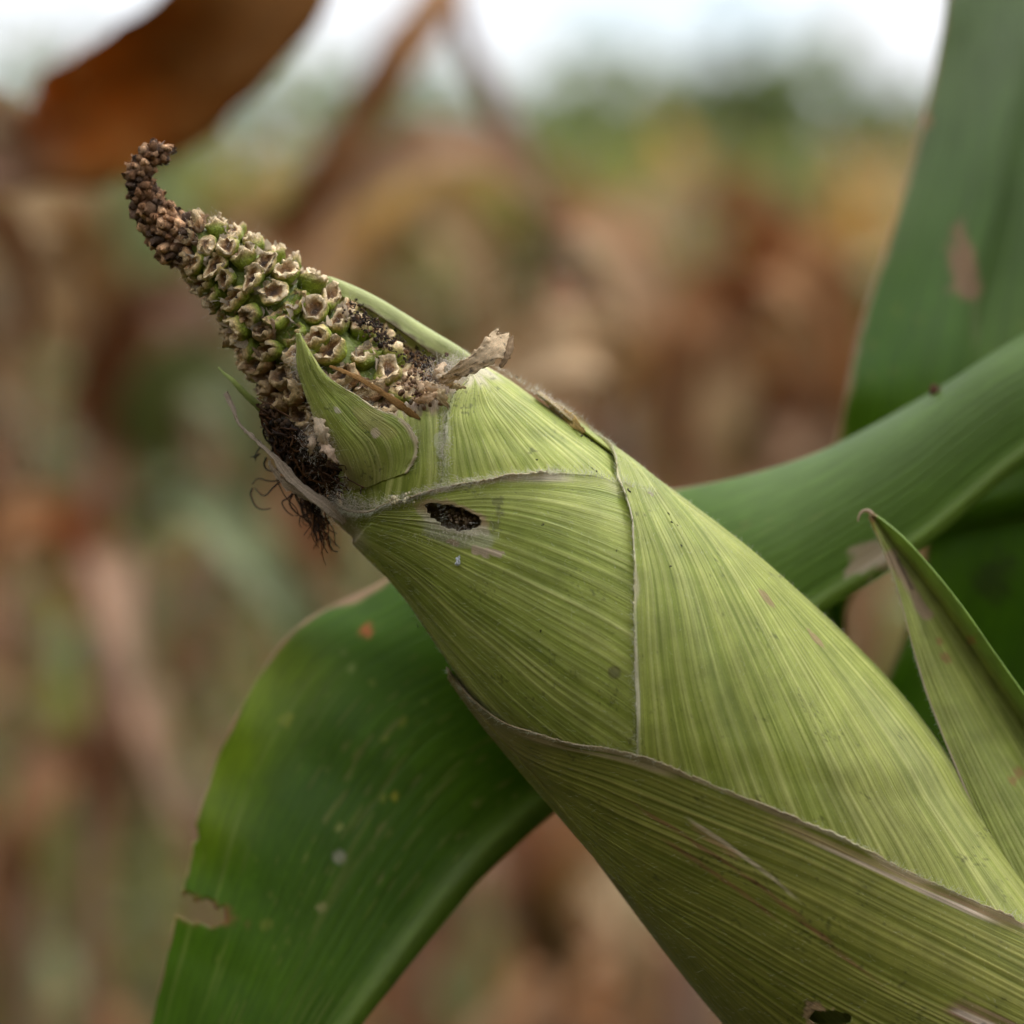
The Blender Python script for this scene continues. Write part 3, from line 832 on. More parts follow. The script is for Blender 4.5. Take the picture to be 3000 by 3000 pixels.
def ear_obj(name, verts, faces, mat, col=None, uv=None, parent=None, smooth_shade=True):
    return link(name, make_mesh(name, to_world(verts) - EAR0, faces, mat, col, uv, smooth_shade), parent or EAR)

def husk_grid(veins, nu, nv):
    Q = []
    for ve in veins:
        q = np.array([st(t) for t in ve])
        Q.append(resample(q, nv, key=lambda z: body(z[:, 0], z[:, 1])[0]))
    Q = np.array(Q)                      # (k, nv, 2)
    P = body(Q[..., 0], Q[..., 1])[0]
    dist = np.linalg.norm(np.diff(P[:, nv // 4:], axis=0), axis=-1).mean(1)
    uk = np.concatenate([[0], np.cumsum(dist)]); tot = uk[-1]; uk = uk / tot
    u = np.linspace(0, 1, nu)
    t = np.interp(u, uk, np.arange(len(veins)))
    G = cr(Q.reshape(len(veins), -1), t).reshape(nu, nv, 2)
    return G[..., 0], G[..., 1], u, np.linspace(0, 1, nv), tot

PALE, GRN, DGR = np.array([0.57, 0.575, 0.19]), np.array([0.325, 0.365, 0.060]), np.array([0.17, 0.22, 0.025])
TANC, PINK = np.array([0.60, 0.52, 0.36]), np.array([0.42, 0.28, 0.19])
MM = 0.001

def husk_leaf(name, veins, nu, nv, off, nveins, seed, edges=(1, 0), lift=0.5, ridge=0.13, paint=None, cut=None, offs=None, pale=PALE, grn=GRN, dgr=DGR, edge_col=TANC, edge_w=0.012, label=None, lift_end=2.0, wob=0.25, hair=0, edge_hair=0, bright=1.0):
    S, TH, u, v, wid = husk_grid(veins, nu, nv)
    U, V = np.meshgrid(u, v, indexing='ij')
    ve = veins_1d(U, nveins, seed)
    amp = 0.6 + 0.4 * vnoise(U * nveins * .6, V * 5, seed=seed + 2)
    fine = vnoise(U * nveins * 3.3, V * 6, seed=seed + 1, octaves=2)
    o = off * MM + (ve - .35) * amp * ridge * MM + fine * 0.035 * MM
    o = o + wob * MM * vnoise(U * 3.0, V * 4.0, seed=seed + 4, octaves=2) + .16 * MM * vnoise(U * nveins * .22, V * 1.8, seed=seed + 5, octaves=2)
    eu = np.ones_like(U)
    if edges[0]: eu = np.minimum(eu, U)
    if edges[1]: eu = np.minimum(eu, 1 - U)
    edist = eu * wid                                    # metres from the free edge
    o = o + lift * MM * np.exp(-edist / (0.8 * MM)) * (0.7 + 0.6 * vnoise(V * 22, seed=seed + 7)) * smooth(lift_end + .06, lift_end, V) - .5 * MM * smooth(lift_end, lift_end + .06, V)
    if offs is not None: o = o + offs(U, V, S, TH) * MM
    P, rad = body(S, TH, o)
    PX = project(P)
    PX[rad[..., 2] < -.12] = 1e5                        # the far side carries none of the marks placed on the near side
    tone = vnoise(U * 5, V * 3, seed=seed + 8, octaves=3)
    band = vnoise(U * nveins * .55, V * 1.6, seed=seed + 21, octaves=2)
    c = lerp(dgr, grn, np.clip(0.62 + 0.45 * tone + .35 * fine + .22 * band, 0, 1))
    c = lerp(c, pale, np.clip(ve * amp * 0.85 + 0.22 * fine + .14 * band, 0, 1))
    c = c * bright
    ed = smooth(2.4, 0.6, edist / (edge_w * wid) + 0.9 * vnoise(U * nveins * 2, V * 16, seed=seed + 9))
    c = lerp(c, edge_col * (0.9 + .3 * vnoise(V * 30, U * 60, seed=seed + 3))[..., None], ed * np.clip(.55 + .6 * vnoise(V * 9, seed=seed + 33), .1, .95))
    if paint is not None: c = paint(c, U, V, PX, ve)
    # tiny dark flecks
    fl = vnoise(PX[..., 0] / 7, PX[..., 1] / 7, seed=seed + 30) * 0.6 + vnoise(PX[..., 0] / 60, PX[..., 1] / 60, seed=seed + 31) * 0.5
    c = lerp(c, c * 0.45, smooth(0.62, 0.8, fl) * .8)
    # free edges are frayed: nibbled back unevenly
    fray = (.18 * vnoise(V * 34, seed=seed + 51, octaves=3) + .16 * vnoise(V * 190, seed=seed + 52)) * MM
    k = (edist < fray + .10 * MM).astype(float)
    if cut is not None: k = np.maximum(k, cut(U, V, PX))
    keep = None
    if True:
        keep = (k[:-1, :-1] + k[1:, :-1] + k[:-1, 1:] + k[1:, 1:]) < 1
    uv = np.stack([U * wid / 0.03, V], -1)
    ob = ear_obj(name, P, grid_faces(nu, nv, keep), M_HUSK, c, uv)
    thick(ob, 0.00022)
    if label: ob['label'] = label
    # downy hairs: some along the free edges, some over the face
    pts, dirs, ln, cc = [], [], [], []
    Tv = norm(np.gradient(P, axis=1))
    if hair:
        i = RNG.integers(2, nu - 2, hair); j = RNG.integers(2, nv - 2, hair)
        ok = k[i, j] < .5
        i, j = i[ok], j[ok]
        pts.append(P[i, j]); dirs.append(rad[i, j] * .45 - Tv[i, j] * .8 + RNG.normal(size=(len(i), 3)) * .3); ln.append(RNG.uniform(.5, 1.1, len(i)) * MM)
    if edge_hair:
        for side in (0, 1):
            if not edges[side]: continue
            j = RNG.integers(1, nv - 1, edge_hair); i = np.full(edge_hair, 0 if side == 0 else nu - 1)
            outd = norm(P[0] - P[3]) if side == 0 else norm(P[-1] - P[-4])
            pts.append(P[i, j] - outd[j] * RNG.uniform(-.1, .9, edge_hair)[:, None] * MM); dirs.append(outd[j] * .7 + rad[i, j] * .6 + RNG.normal(size=(edge_hair, 3)) * .45 - Tv[i, j] * .3); ln.append(RNG.uniform(.5, 1.5, edge_hair) * MM)
    if pts:
        p = np.concatenate(pts); d = np.concatenate(dirs); l = np.concatenate(ln)
        h = hair_stuff(to_world(p), d @ R.T, l, np.concatenate([np.full(len(pts[0]), .026 if hair else .04), np.full(len(p) - len(pts[0]), .04)]) * MM, np.array([.66, .65, .52]), bend=.5)
        h.build('hair', M_HAIR, ob, EAR0)
    return ob, P, rad

def streak(c, PX, pts, width, col, seed, amt=.9, freq=1.0):
    """thin painted vein discoloration running along a polyline (photo pixels on the surface)"""
    pts = np.array(pts, float)
    best = np.full(PX.shape[:2], 1e9); par = np.zeros(PX.shape[:2])
    for a, b in zip(pts[:-1], pts[1:]):
        ab = b - a; t = np.clip(((PX - a) * ab).sum(-1) / (ab @ ab), 0, 1)
        d = np.linalg.norm(PX - (a + t[..., None] * ab), axis=-1)
        m = d < best; best = np.where(m, d, best); par = np.where(m, t, par)
    nz = vnoise(PX[..., 0] / 40 * freq, PX[..., 1] / 40 * freq, seed=seed, octaves=2)
    return lerp(c, col, amt * smooth(width * 1.5, width * .4, best + nz * width * .8))

def husk():
    # inner packed husk under everything
    s, th = np.meshgrid(np.linspace(3.4, 11, 160), np.linspace(0, 360, 90, endpoint=False), indexing='ij')
    P, rad = body(s, th, -1.9 * MM - 6 * MM * smooth(4.1, 3.4, s))
    PX = project(P)
    hd = np.hypot((PX[..., 0] - 1328) / 110, (PX[..., 1] - 1518) / 62)
    dent = (1 - smooth(0.7, 1.5, hd)) * (rad[..., 2] > 0.2)
    P = P - rad * (dent * 2.2 * MM + .5 * MM * vnoise(PX[..., 0] / 14, PX[..., 1] / 14, seed=2, octaves=3) * dent)[..., None]
    c = np.broadcast_to(np.array([.32, .38, .12]), P.shape)
    brown = lerp(np.array([.14, .08, .045]), np.array([.32, .23, .13]), np.clip(.5 + .8 * vnoise(PX[..., 0] / 16, PX[..., 1] / 16, seed=12, octaves=3), 0, 1))
    c = lerp(c, brown, np.maximum(np.clip(dent * 1.5, 0, 1), smooth(4.2, 3.9, s)))
    ear_obj('inner_husk', P.transpose(1, 0, 2), grid_faces(90, 160, closed=True), M_HUSK, c.transpose(1, 0, 2), np.stack([th / 360 * 5, s / 6], -1).transpose(1, 0, 2))

    # F: inner leaf with a dry torn top
    def hole(PX):
        d = np.hypot((PX[..., 0] - 1328 - .15 * (PX[..., 1] - 1516)) / 84, (PX[..., 1] - 1516 - .25 * (PX[..., 0] - 1328)) / 38)
        return d + .22 * vnoise(PX[..., 0] / 17, PX[..., 1] / 17, seed=6, octaves=2)
    def pF(c, U, V, PX, ve):
        dry = smooth(.20, .08, V + .08 * vnoise(U * 30, V * 2, seed=2) + .05 * vnoise(U * 6, seed=3))
        c = lerp(c, np.array([.52, .40, .27]), dry)
        c = lerp(c, np.array([.16, .09, .055]), .7 * spot(PX, 1225, 1195, 26, seed=3, rag=.7))
        return lerp(c, np.array([.55, .55, .38]), .5 * spot(PX, 1295, 1300, 60, seed=5, aniso=(1.5, 3.0), rag=.6))
    def cF(U, V, PX):
        return (V < .045 + .05 * vnoise(U * 14, seed=4) + .04 * vnoise(U * 40, seed=5)).astype(float) + (hole(PX) < 1.35)
    husk_leaf('husk_leaf', [[(975, 1330), (985, 1400), (995, 1460), (1000, 1520)], [(1080, 1250), (1090, 1350), (1090, 1440), (1085, 1540)], [(1175, 1170), (1185, 1290), (1180, 1400), (1150, 1560)],
              [(1250, 1150), (1262, 1280), (1258, 1400), (1230, 1560)], [(1345, 1120), (1335, 1250), (1325, 1400), (1310, 1560)], [(1440, 1130), (1430, 1250), (1420, 1400), (1400, 1550)]],
              200, 110, -1.15, 22, 101, edges=(0, 0), paint=pF, cut=cF, label='inner husk leaf with a dry torn upper edge', hair=500, dgr=DGR * .9)
    # D: smooth upper leaf
    def pD(c, U, V, PX, ve):
        c = lerp(c, np.array([.60, .52, .36]), .8 * smooth(.12, .02, V + .08 * vnoise(U * 20, seed=7)))
        c = lerp(c, np.array([.56, .47, .30]), .45 * smooth(1.0, .7, U) * 0)
        return c
    husk_leaf('husk_leaf', [[(1372, 1105), (1312, 1180), (1298, 1300), (1290, 1430), (1300, 1540)], [(1380, 1100), (1352, 1200), (1368, 1300), (1400, 1430), (1430, 1540)], [(1388, 1096), (1420, 1190), (1480, 1290), (1545, 1400), (1590, 1500)],
              [(1396, 1090), (1470, 1180), (1570, 1280), (1680, 1390), (1760, 1480)], [(1404, 1082), (1500, 1150), (1620, 1240), (1750, 1340), (1870, 1450)], [('b', 4.05, 6), ('b', 4.5, 6), ('b', 4.9, 5), ('b', 5.3, 5), ('b', 5.8, 5)],
              [('b', 3.95, -15), ('b', 4.5, -25), ('b', 4.9, -30), ('b', 5.3, -30), ('b', 5.8, -30)], [('b', 3.9, -60), ('b', 4.4, -70), ('b', 4.9, -75), ('b', 5.3, -75), ('b', 5.8, -75)]],
              420, 130, -.55, 56, 201, edges=(1, 0), paint=pD, cut=lambda U, V, PX: (hole(PX) < 1.35).astype(float), label='smooth pale husk leaf fanning out at the top', hair=1200, edge_hair=250, bright=1.08, edge_col=np.array([.55, .56, .40]))
    # E: pointed shield over the cob
    def pE(c, U, V, PX, ve):
        rim = np.minimum(U, 1 - U)
        c = lerp(c, np.array([.55, .43, .28]), .85 * smooth(.07, .02, 1 - U + .03 * vnoise(V * 14, seed=3)) * smooth(.05, .3, V))
        c = lerp(c, np.array([.34, .22, .15]), .7 * smooth(.16, .0, U + .08 * vnoise(V * 8, U * 6, seed=8)) * smooth(.3, .6, V))
        c = lerp(c, np.array([.62, .48, .36]), spot(PX, 1100, 1268, 15, seed=3) * .8)
        c = lerp(c, np.array([.60, .52, .40]), spot(PX, 988, 1202, 14, seed=4, aniso=(.8, 1.7)) * .8)
        c = lerp(c, np.array([.20, .15, .06]), .55 * smooth(.55, .95, V) * smooth(.9, .2, U))  # shade towards the leaf's base painted into its colour
        c = lerp(c, np.array([.36, .27, .1]), .35 * spot(PX, 1090, 1230, 90, seed=14, aniso=(.6, 3), rag=.6))
        return c
    def oE(U, V, S, TH):
        return 1.5 * smooth(.45, .0, V) + .9 * np.exp(-((V - .35) / .2) ** 2) * (U > .5) * (U - .5) * 2 + 1.2 * np.sin(U * math.pi) * smooth(1, .4, V) - .5 * smooth(.8, 1, V)
    husk_leaf('husk_leaf', [[(868, 978), (874, 1085), (912, 1205), (965, 1310), (1002, 1385), (1000, 1445)], [(869, 978), (893, 1090), (950, 1210), (1015, 1305), (1045, 1385), (1048, 1440)], [(871, 978), (915, 1095), (995, 1205), (1070, 1290), (1105, 1365), (1105, 1422)],
              [(872, 979), (935, 1095), (1035, 1190), (1130, 1265), (1165, 1340), (1155, 1404)], [(873, 979), (950, 1092), (1062, 1168), (1185, 1228), (1226, 1318), (1196, 1388)]],
              180, 150, -.35, 26, 301, edges=(1, 1), lift=.35, ridge=.08, paint=pE, offs=oE, label='pointed husk leaf curling over the kernels', hair=500, edge_hair=160, edge_w=.02, dgr=DGR * .95, pale=PALE * .74)
    # C: middle leaf with the chewed hole
    def pC(c, U, V, PX, ve):
        d = hole(PX)
        x, y = PX[..., 0], PX[..., 1]
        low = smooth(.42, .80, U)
        c = lerp(c, np.array([.125, .105, .03]), .8 * low * np.clip(.7 + .5 * vnoise(U * 6, V * 3, seed=3, octaves=2), 0, 1))  # underside shade painted into the colour, with a slight brown tint
        scr = np.hypot((x - 1345) / 125, (y - 1560 - .22 * (x - 1345)) / 46) + .2 * vnoise(x / 28, y / 18, seed=9, octaves=2)
        c = lerp(c, np.array([.50, .50, .30]), .75 * (1 - smooth(.75, 1.05, scr)))
        c = lerp(c, lerp(np.array([.36, .24, .14]), np.array([.60, .54, .38]), smooth(-10, 25, y - 1516 - .25 * (x - 1328))), .85 * smooth(1.35, 1.05, d))
        for (a, b, r, an) in [(1405, 1615, 36, .35), (1330, 1590, 22, .3), (1450, 1620, 28, .3)]:
            c = lerp(c, np.array([.58, .44, .32]), .9 * spot(PX, a, b, r, seed=a, aniso=(an, 2.6), rag=.6))
        for (a, b, r) in [(1458, 1470, 17), (1462, 1500, 13), (1452, 1540, 17)]:
            c = lerp(c, np.array([.14, .14, .05]), .6 * spot(PX, a, b, r, seed=b, rag=.8))
        ring = np.hypot(x - 1800, y - 1970) / 21
        c = lerp(c, np.array([.15, .14, .045]), .8 * (1 - smooth(.8, 1.05, ring)))
        c = lerp(c, np.array([.26, .26, .11]), .4 * (1 - smooth(.45, .7, ring)))
        # brown woolly crest along the upper edge
        c = lerp(c, np.array([.42, .31, .19]), .8 * smooth(.020, .006, U + .007 * vnoise(V * 30, seed=12)) * smooth(.75, .5, V))
        c = lerp(c, np.array([.50, .42, .33]), .75 * smooth(.12, .02, V + .05 * vnoise(U * 9, V * 9, seed=10)))
        return c
    def cC(U, V, PX):
        return (hole(PX) < .88).astype(float)
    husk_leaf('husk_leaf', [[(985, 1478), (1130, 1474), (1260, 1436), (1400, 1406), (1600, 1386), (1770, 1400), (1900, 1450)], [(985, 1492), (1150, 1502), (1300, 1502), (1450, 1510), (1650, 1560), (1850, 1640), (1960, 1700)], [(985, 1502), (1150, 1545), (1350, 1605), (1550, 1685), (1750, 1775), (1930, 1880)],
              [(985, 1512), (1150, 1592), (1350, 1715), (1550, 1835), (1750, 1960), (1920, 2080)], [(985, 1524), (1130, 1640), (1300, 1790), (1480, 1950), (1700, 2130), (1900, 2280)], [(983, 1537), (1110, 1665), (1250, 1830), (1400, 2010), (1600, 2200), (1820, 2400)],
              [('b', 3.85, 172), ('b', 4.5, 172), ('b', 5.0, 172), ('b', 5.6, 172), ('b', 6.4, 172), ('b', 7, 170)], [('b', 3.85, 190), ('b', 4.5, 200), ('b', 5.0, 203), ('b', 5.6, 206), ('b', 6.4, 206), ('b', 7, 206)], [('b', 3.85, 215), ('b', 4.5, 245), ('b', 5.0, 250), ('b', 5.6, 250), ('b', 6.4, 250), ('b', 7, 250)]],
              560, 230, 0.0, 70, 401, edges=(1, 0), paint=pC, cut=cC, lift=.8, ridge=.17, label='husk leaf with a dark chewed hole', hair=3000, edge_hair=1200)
    # B: right leaf
    def pB(c, U, V, PX, ve):
        c = lerp(c, np.array([.64, .54, .38]), .6 * smooth(.018, .004, U + .012 * vnoise(V * 18, seed=2)) * smooth(.75, .4, V))
        c = lerp(c, np.array([.36, .24, .10]), .9 * smooth(.085, .05, V + .03 * vnoise(U * 9, seed=18)))
        for (a, b) in [(2245, 1755), (2390, 1875)]:
            c = lerp(c, np.array([.30, .14, .10]), .55 * spot(PX, a, b, 38, seed=a, aniso=(.85, 4.0), rag=.5))
        c = lerp(c, np.array([.30, .34, .16]), .3 * np.clip(vnoise(U * 12, V * 3, seed=15, octaves=2), 0, 1))
        c = lerp(c, np.array([.42, .34, .16]), .3 * np.clip(vnoise(U * 4, V * 2.5, seed=35, octaves=2), 0, 1))
        return c
    husk_leaf('husk_leaf', [[(1618, 1192), (1745, 1265), (1800, 1400), (1838, 1530), (1850, 1700), (1850, 1900), (1868, 2190), (1900, 2420), (1980, 2650)], [(1622, 1190), (1770, 1285), (1880, 1480), (1960, 1700), (2010, 1950), (2070, 2200), (2150, 2450), (2240, 2680)], [(1626, 1186), (1800, 1305), (1950, 1480), (2090, 1700), (2210, 1950), (2330, 2220), (2440, 2480), (2560, 2720)],
              [(1630, 1183), (1830, 1330), (2030, 1520), (2210, 1740), (2370, 2000), (2530, 2280), (2680, 2540), (2800, 2800)], [('b', 4.62, 14), ('b', 5.2, 15), ('b', 5.9, 15), ('b', 6.7, 15), ('b', 7.5, 15), ('b', 8.4, 15), ('b', 9.2, 15), ('b', 10, 15)], [('b', 4.62, 2), ('b', 5.2, 0), ('b', 5.9, -5), ('b', 6.7, -8), ('b', 7.5, -10), ('b', 8.4, -10), ('b', 9.2, -10), ('b', 10, -10)],
              [('b', 4.62, -12), ('b', 5.2, -35), ('b', 5.9, -50), ('b', 6.7, -55), ('b', 7.5, -55), ('b', 8.4, -55), ('b', 9.2, -55), ('b', 10, -55)]],
              600, 260, .45, 74, 501, edges=(1, 0), paint=pB, lift=.9, ridge=.14, bright=.97, edge_col=np.array([.66, .62, .45]), label='long husk leaf covering the upper right side', hair=5200, edge_hair=900, edge_w=.006, lift_end=.70, offs=lambda U, V, S, TH: .35 * smooth(.10, .0, V))
    # A: outermost lower wrap
    def pA(c, U, V, PX, ve):
        c = lerp(c, np.array([.46, .34, .21]), .7 * smooth(.014, .002, U + .02 * vnoise(V * 12, seed=2) + .012 * vnoise(U * 150, V * 4, seed=4)))
        c = lerp(c, np.array([.24, .17, .08]), .75 * smooth(.22, .04, V + .06 * vnoise(U * 14, seed=5)))
        def vs(x, y, x1, y1, wpx, col, amt, seed):     # discoloured veins from one place on the leaf to another
            a = np.unravel_index(np.argmin((PX[..., 0] - x) ** 2 + (PX[..., 1] - y) ** 2), U.shape)
            b = np.unravel_index(np.argmin((PX[..., 0] - x1) ** 2 + (PX[..., 1] - y1) ** 2), U.shape)
            q = np.clip((V - V[a]) / max(V[b] - V[a], 1e-3), -.2, 1.2)
            u0 = U[a] + (U[b] - U[a]) * q
            wu = wpx / 1500.0
            f = smooth(1.3, .4, np.abs(U - u0) / wu + .6 * vnoise(U * 200, V * 9, seed=seed, octaves=2))
            return lerp(c, np.array(col), amt * f * smooth(-.12, .08, q) * smooth(1.12, .85, q) * np.clip(.9 + .6 * vnoise(U * 260, V * 3, seed=seed + 1), 0, 1))
        c = vs(2035, 2412, 2320, 2620, 6, (.62, .50, .34), .9, 3)
        c = vs(2030, 2425, 2160, 2505, 12, (.38, .23, .11), .8, 5)
        c = vs(1880, 2370, 2560, 2870, 7, (.24, .11, .05), .75, 7)
        c = vs(1960, 2470, 2280, 2700, 6, (.26, .12, .055), .7, 8)
        c = vs(2300, 2425, 2960, 2705, 17, (.42, .27, .15), .85, 9)
        c = vs(2400, 2475, 2900, 2695, 7, (.66, .52, .38), 1., 10)
        c = vs(2790, 2950, 3010, 3060, 34, (.24, .13, .08), 1., 11)
        c = vs(2800, 2960, 3010, 3062, 9, (.64, .50, .38), 1., 12)
        c = lerp(c, np.array([.15, .13, .045]), .5 * smooth(.25, .7, U) * np.clip(.6 + .6 * vnoise(U * 9, V * 3, seed=13, octaves=2), 0, 1))  # underside shade painted in, darkening away from the top edge
        c = lerp(c, np.array([.45, .30, .17]), spot(PX, 2395, 2965, 46, seed=7, rag=.6, aniso=(.3, 1.3)))
        return c
    def cA(U, V, PX):
        d = np.hypot((PX[..., 0] - 2430) / 58, (PX[..., 1] - 2985) / 22) + .25 * vnoise(PX[..., 0] / 18, PX[..., 1] / 18, seed=16)
        return (d < .9).astype(float)
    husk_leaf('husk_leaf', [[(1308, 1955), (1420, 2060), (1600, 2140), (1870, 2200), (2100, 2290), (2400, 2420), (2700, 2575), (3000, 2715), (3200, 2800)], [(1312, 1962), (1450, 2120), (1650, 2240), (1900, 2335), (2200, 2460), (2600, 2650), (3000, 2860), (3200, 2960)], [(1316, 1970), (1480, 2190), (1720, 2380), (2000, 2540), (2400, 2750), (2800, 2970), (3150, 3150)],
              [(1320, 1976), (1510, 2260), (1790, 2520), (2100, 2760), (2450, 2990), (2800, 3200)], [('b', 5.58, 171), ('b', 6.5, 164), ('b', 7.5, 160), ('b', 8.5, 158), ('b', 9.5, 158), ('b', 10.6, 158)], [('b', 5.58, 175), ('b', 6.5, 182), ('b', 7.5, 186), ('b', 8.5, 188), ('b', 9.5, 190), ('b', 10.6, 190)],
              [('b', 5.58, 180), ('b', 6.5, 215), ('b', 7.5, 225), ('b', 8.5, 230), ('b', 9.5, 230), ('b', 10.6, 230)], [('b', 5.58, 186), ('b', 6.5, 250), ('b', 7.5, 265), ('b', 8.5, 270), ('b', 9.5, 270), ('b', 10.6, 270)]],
              640, 260, .95, 88, 601, edges=(1, 0), paint=pA, cut=cA, lift=.9, ridge=.17, edge_w=.005, wob=.45, label='outermost husk leaf wrapping the lower side, streaked brown', hair=3500, edge_hair=1000, bright=np.array([.66, .60, .46]))  # brownish olive leaf, deepened further to stand for shade on its side
husk()

def other_husk_parts():
    # H: outer husk leaf standing away at the right, folded along its midrib
    left = [(2548, 1512, .022), (2562, 1545, .022), (2598, 1640, .021), (2648, 1800, .020), (2702, 2000, .018), (2790, 2230, .016), (2900, 2480, .013), (3010, 2712, .011), (3120, 2920, .012), (3230, 3150, .016)]
    groove = [(2552, 1508, .023), (2572, 1532, .0235), (2622, 1604, .024), (2700, 1702, .0245), (2790, 1820, .025), (2890, 1965, .025), (2995, 2120, .025), (3130, 2330, .025), (3260, 2600, .030), (3350, 2900, .030)]
    ridge = [(2556, 1504, .022), (2582, 1517, .021), (2645, 1570, .020), (2728, 1660, .019), (2818, 1772, .018), (2918, 1915, .018), (3030, 2072, .018), (3180, 2290, .018), (3320, 2560, .018), (3420, 2870, .02)]
    nv = 170
    tt = np.linspace(0, len(left) - 1, nv)
    Lp, Gp, Rp = (cr(np.array([cl(*q) for q in l]), tt) for l in (left, groove, ridge))
    n1, n2 = 110, 22
    x1 = np.linspace(0, 1, n1); x2 = np.linspace(0, 1, n2)[1:]
    P = np.concatenate([Lp[None] * (1 - x1)[:, None, None] + Gp[None] * x1[:, None, None], Gp[None] * (1 - x2)[:, None, None] + Rp[None] * x2[:, None, None]])
    x = np.concatenate([x1 * .8, .8 + .2 * x2])
    X, V = np.meshgrid(x, np.linspace(0, 1, nv), indexing='ij')
    PX = project(P)
    ve = veins_1d(X, 30, 77)
    wv = np.linalg.norm(Lp - Gp, axis=1)[None]
    z = np.zeros_like(P); z[..., 2] = 1
    P = P + z * ((ve - .4) * .00016 + .10 * wv * np.sin(np.clip(X / .8, 0, 1) * math.pi) + .0006 * vnoise(X * 4, V * 8, seed=71, octaves=2))[..., None]
    tone = vnoise(X * 6, V * 4, seed=78, octaves=3)
    c = lerp(DGR * .9, GRN * .85, np.clip(.5 + .6 * tone, 0, 1))
    c = lerp(c, PALE * .8, np.clip(ve * .55, 0, 1))
    c = lerp(c, np.array([.20, .30, .05]), smooth(.82, .95, X))
    c = lerp(c, np.array([.50, .40, .28]), .9 * smooth(.022, .008, X + .006 * vnoise(V * 40, seed=72)))
    c = lerp(c, np.array([.36, .26, .07]), smooth(.2, .09, V + .3 * X) * .85)
    c = lerp(c, np.array([.34, .19, .10]), smooth(.10, .05, V) * .9)
    c = streak(c, PX, [(2610, 1630), (2650, 1700), (2690, 1770), (2712, 1800)], 15, np.array([.40, .27, .18]), 74, .9)
    c = streak(c, PX, [(2625, 1640), (2665, 1725)], 6, np.array([.10, .06, .04]), 75, .8)
    for a, b, r in [(2765, 1925, 16), (2745, 1880, 12), (2830, 1760, 10), (2975, 2260, 18), (2955, 2285, 14), (2850, 1870, 14)]:
        c = lerp(c, np.array([.32, .17, .06]), .7 * spot(PX, a, b, r, seed=a, rag=.6))
    o = ear_obj('husk_leaf', P, grid_faces(len(x), nv), M_HUSK, c, np.stack([X, V * 2], -1))
    thick(o, .0003)
    tag(o, 'narrow folded husk leaf standing away at right, brown at its tip')
    e = RNG.integers(6, nv - 1, 900); out = norm(P[0] - P[4])
    h = hair_stuff(to_world(P[0, e]), (out[e] * .8 + RNG.normal(size=(900, 3)) * .4) @ R.T, RNG.uniform(.3, .8, 900) * MM, .03 * MM, np.array([.6, .58, .46]))
    h.build('hair', M_HAIR, o, EAR0)
    q = np.linspace(0, 1, 24); an = 3.6 * q
    path = np.array([cl(2556 - 26 * (1 - math.cos(a)) * .55 - 4 * a, 1512 - 24 * math.sin(a) * .8 + 2 * a, .022) for a in an])
    ear_obj('curled_tip', tube_mesh(path, (7 * (1 - .8 * q) + 1) * F, 7), grid_faces(7, 24, closed=True), M_DRYHUSK, np.broadcast_to(np.array([.42, .30, .21]), (7, 24, 3)), np.zeros((7, 24, 2)), parent=o)

    # G: pale leaf edge behind the kernels
    outer = [(940, 812, .020), (985, 822, .018), (1100, 874, .018), (1250, 965, .019), (1345, 1022, .019), (1420, 1075, .019), (1500, 1130, .019)]
    inner = [(938, 830, .021), (985, 862, .0165), (1080, 908, .0155), (1200, 990, .016), (1290, 1058, .017), (1360, 1130, .018), (1440, 1200, .019)]
    far = [(935, 840, .024), (965, 870, .028), (1060, 930, .031), (1190, 1010, .033), (1290, 1080, .034), (1370, 1150, .034), (1450, 1220, .034)]
    nv = 120; tt = np.linspace(0, 6, nv)
    A, B, Cc = (cr(np.array([cl(*q) for q in l]), tt) for l in (inner, outer, far))
    xx = np.linspace(0, 2, 60)
    P = cr(np.stack([A, B, Cc]).reshape(3, -1), xx).reshape(60, nv, 3)
    X, V = np.meshgrid(xx / 2, np.linspace(0, 1, nv), indexing='ij')
    ve = veins_1d(X, 20, 88)
    c = lerp(np.array([.40, .44, .15]), np.array([.58, .58, .28]), np.clip(ve * .7 + .3 * vnoise(X * 6, V * 3, seed=81, octaves=2), 0, 1))
    c = lerp(c, np.array([.10, .06, .03]), .85 * smooth(.14, .03, X + .08 * vnoise(V * 30, X * 5, seed=82, octaves=2)) * smooth(.2, .35, V))
    c = lerp(c, np.array([.52, .42, .26]), .8 * smooth(.7, .82, V + .05 * vnoise(X * 12, seed=83)) * smooth(.6, .3, X))
    o = ear_obj('husk_leaf', P, grid_faces(60, nv), M_HUSK, c, np.stack([X, V], -1))
    thick(o, .0003)
    tag(o, 'pale inner husk leaf edging the far side of the cob')

    # dry torn strip flying off the top
    def strip(name, ctrl, hw, tilt, col, seed, n=60, nu=15, label=None, jag=.25, curl=.4, crum=.25, mat=None, dots=False, stripes=False):
        Pc = resample(np.array([cl(*q) for q in ctrl]), n)
        q = np.linspace(0, 1, n)
        T = frames(Pc); S0 = norm(np.cross(T, np.array([0, 0, 1.0]))); N0 = np.cross(T, S0)
        tl = np.interp(q, np.linspace(0, 1, len(tilt)), tilt)
        S = S0 * np.cos(tl)[:, None] + N0 * np.sin(tl)[:, None]
        hwv = np.interp(q, np.linspace(0, 1, len(hw)), hw) * F
        P, uv = ribbon(Pc, hwv, S, curl, crum, nu, seed, 4.0)
        jg = vnoise(np.linspace(0, 9, nu), seed=seed, octaves=2)
        P[:, -1] += (T[-1][None] * jg[:, None]) * hwv[-1] * jag * 3
        ej = vnoise(q * 26, seed=seed + 1, octaves=2)
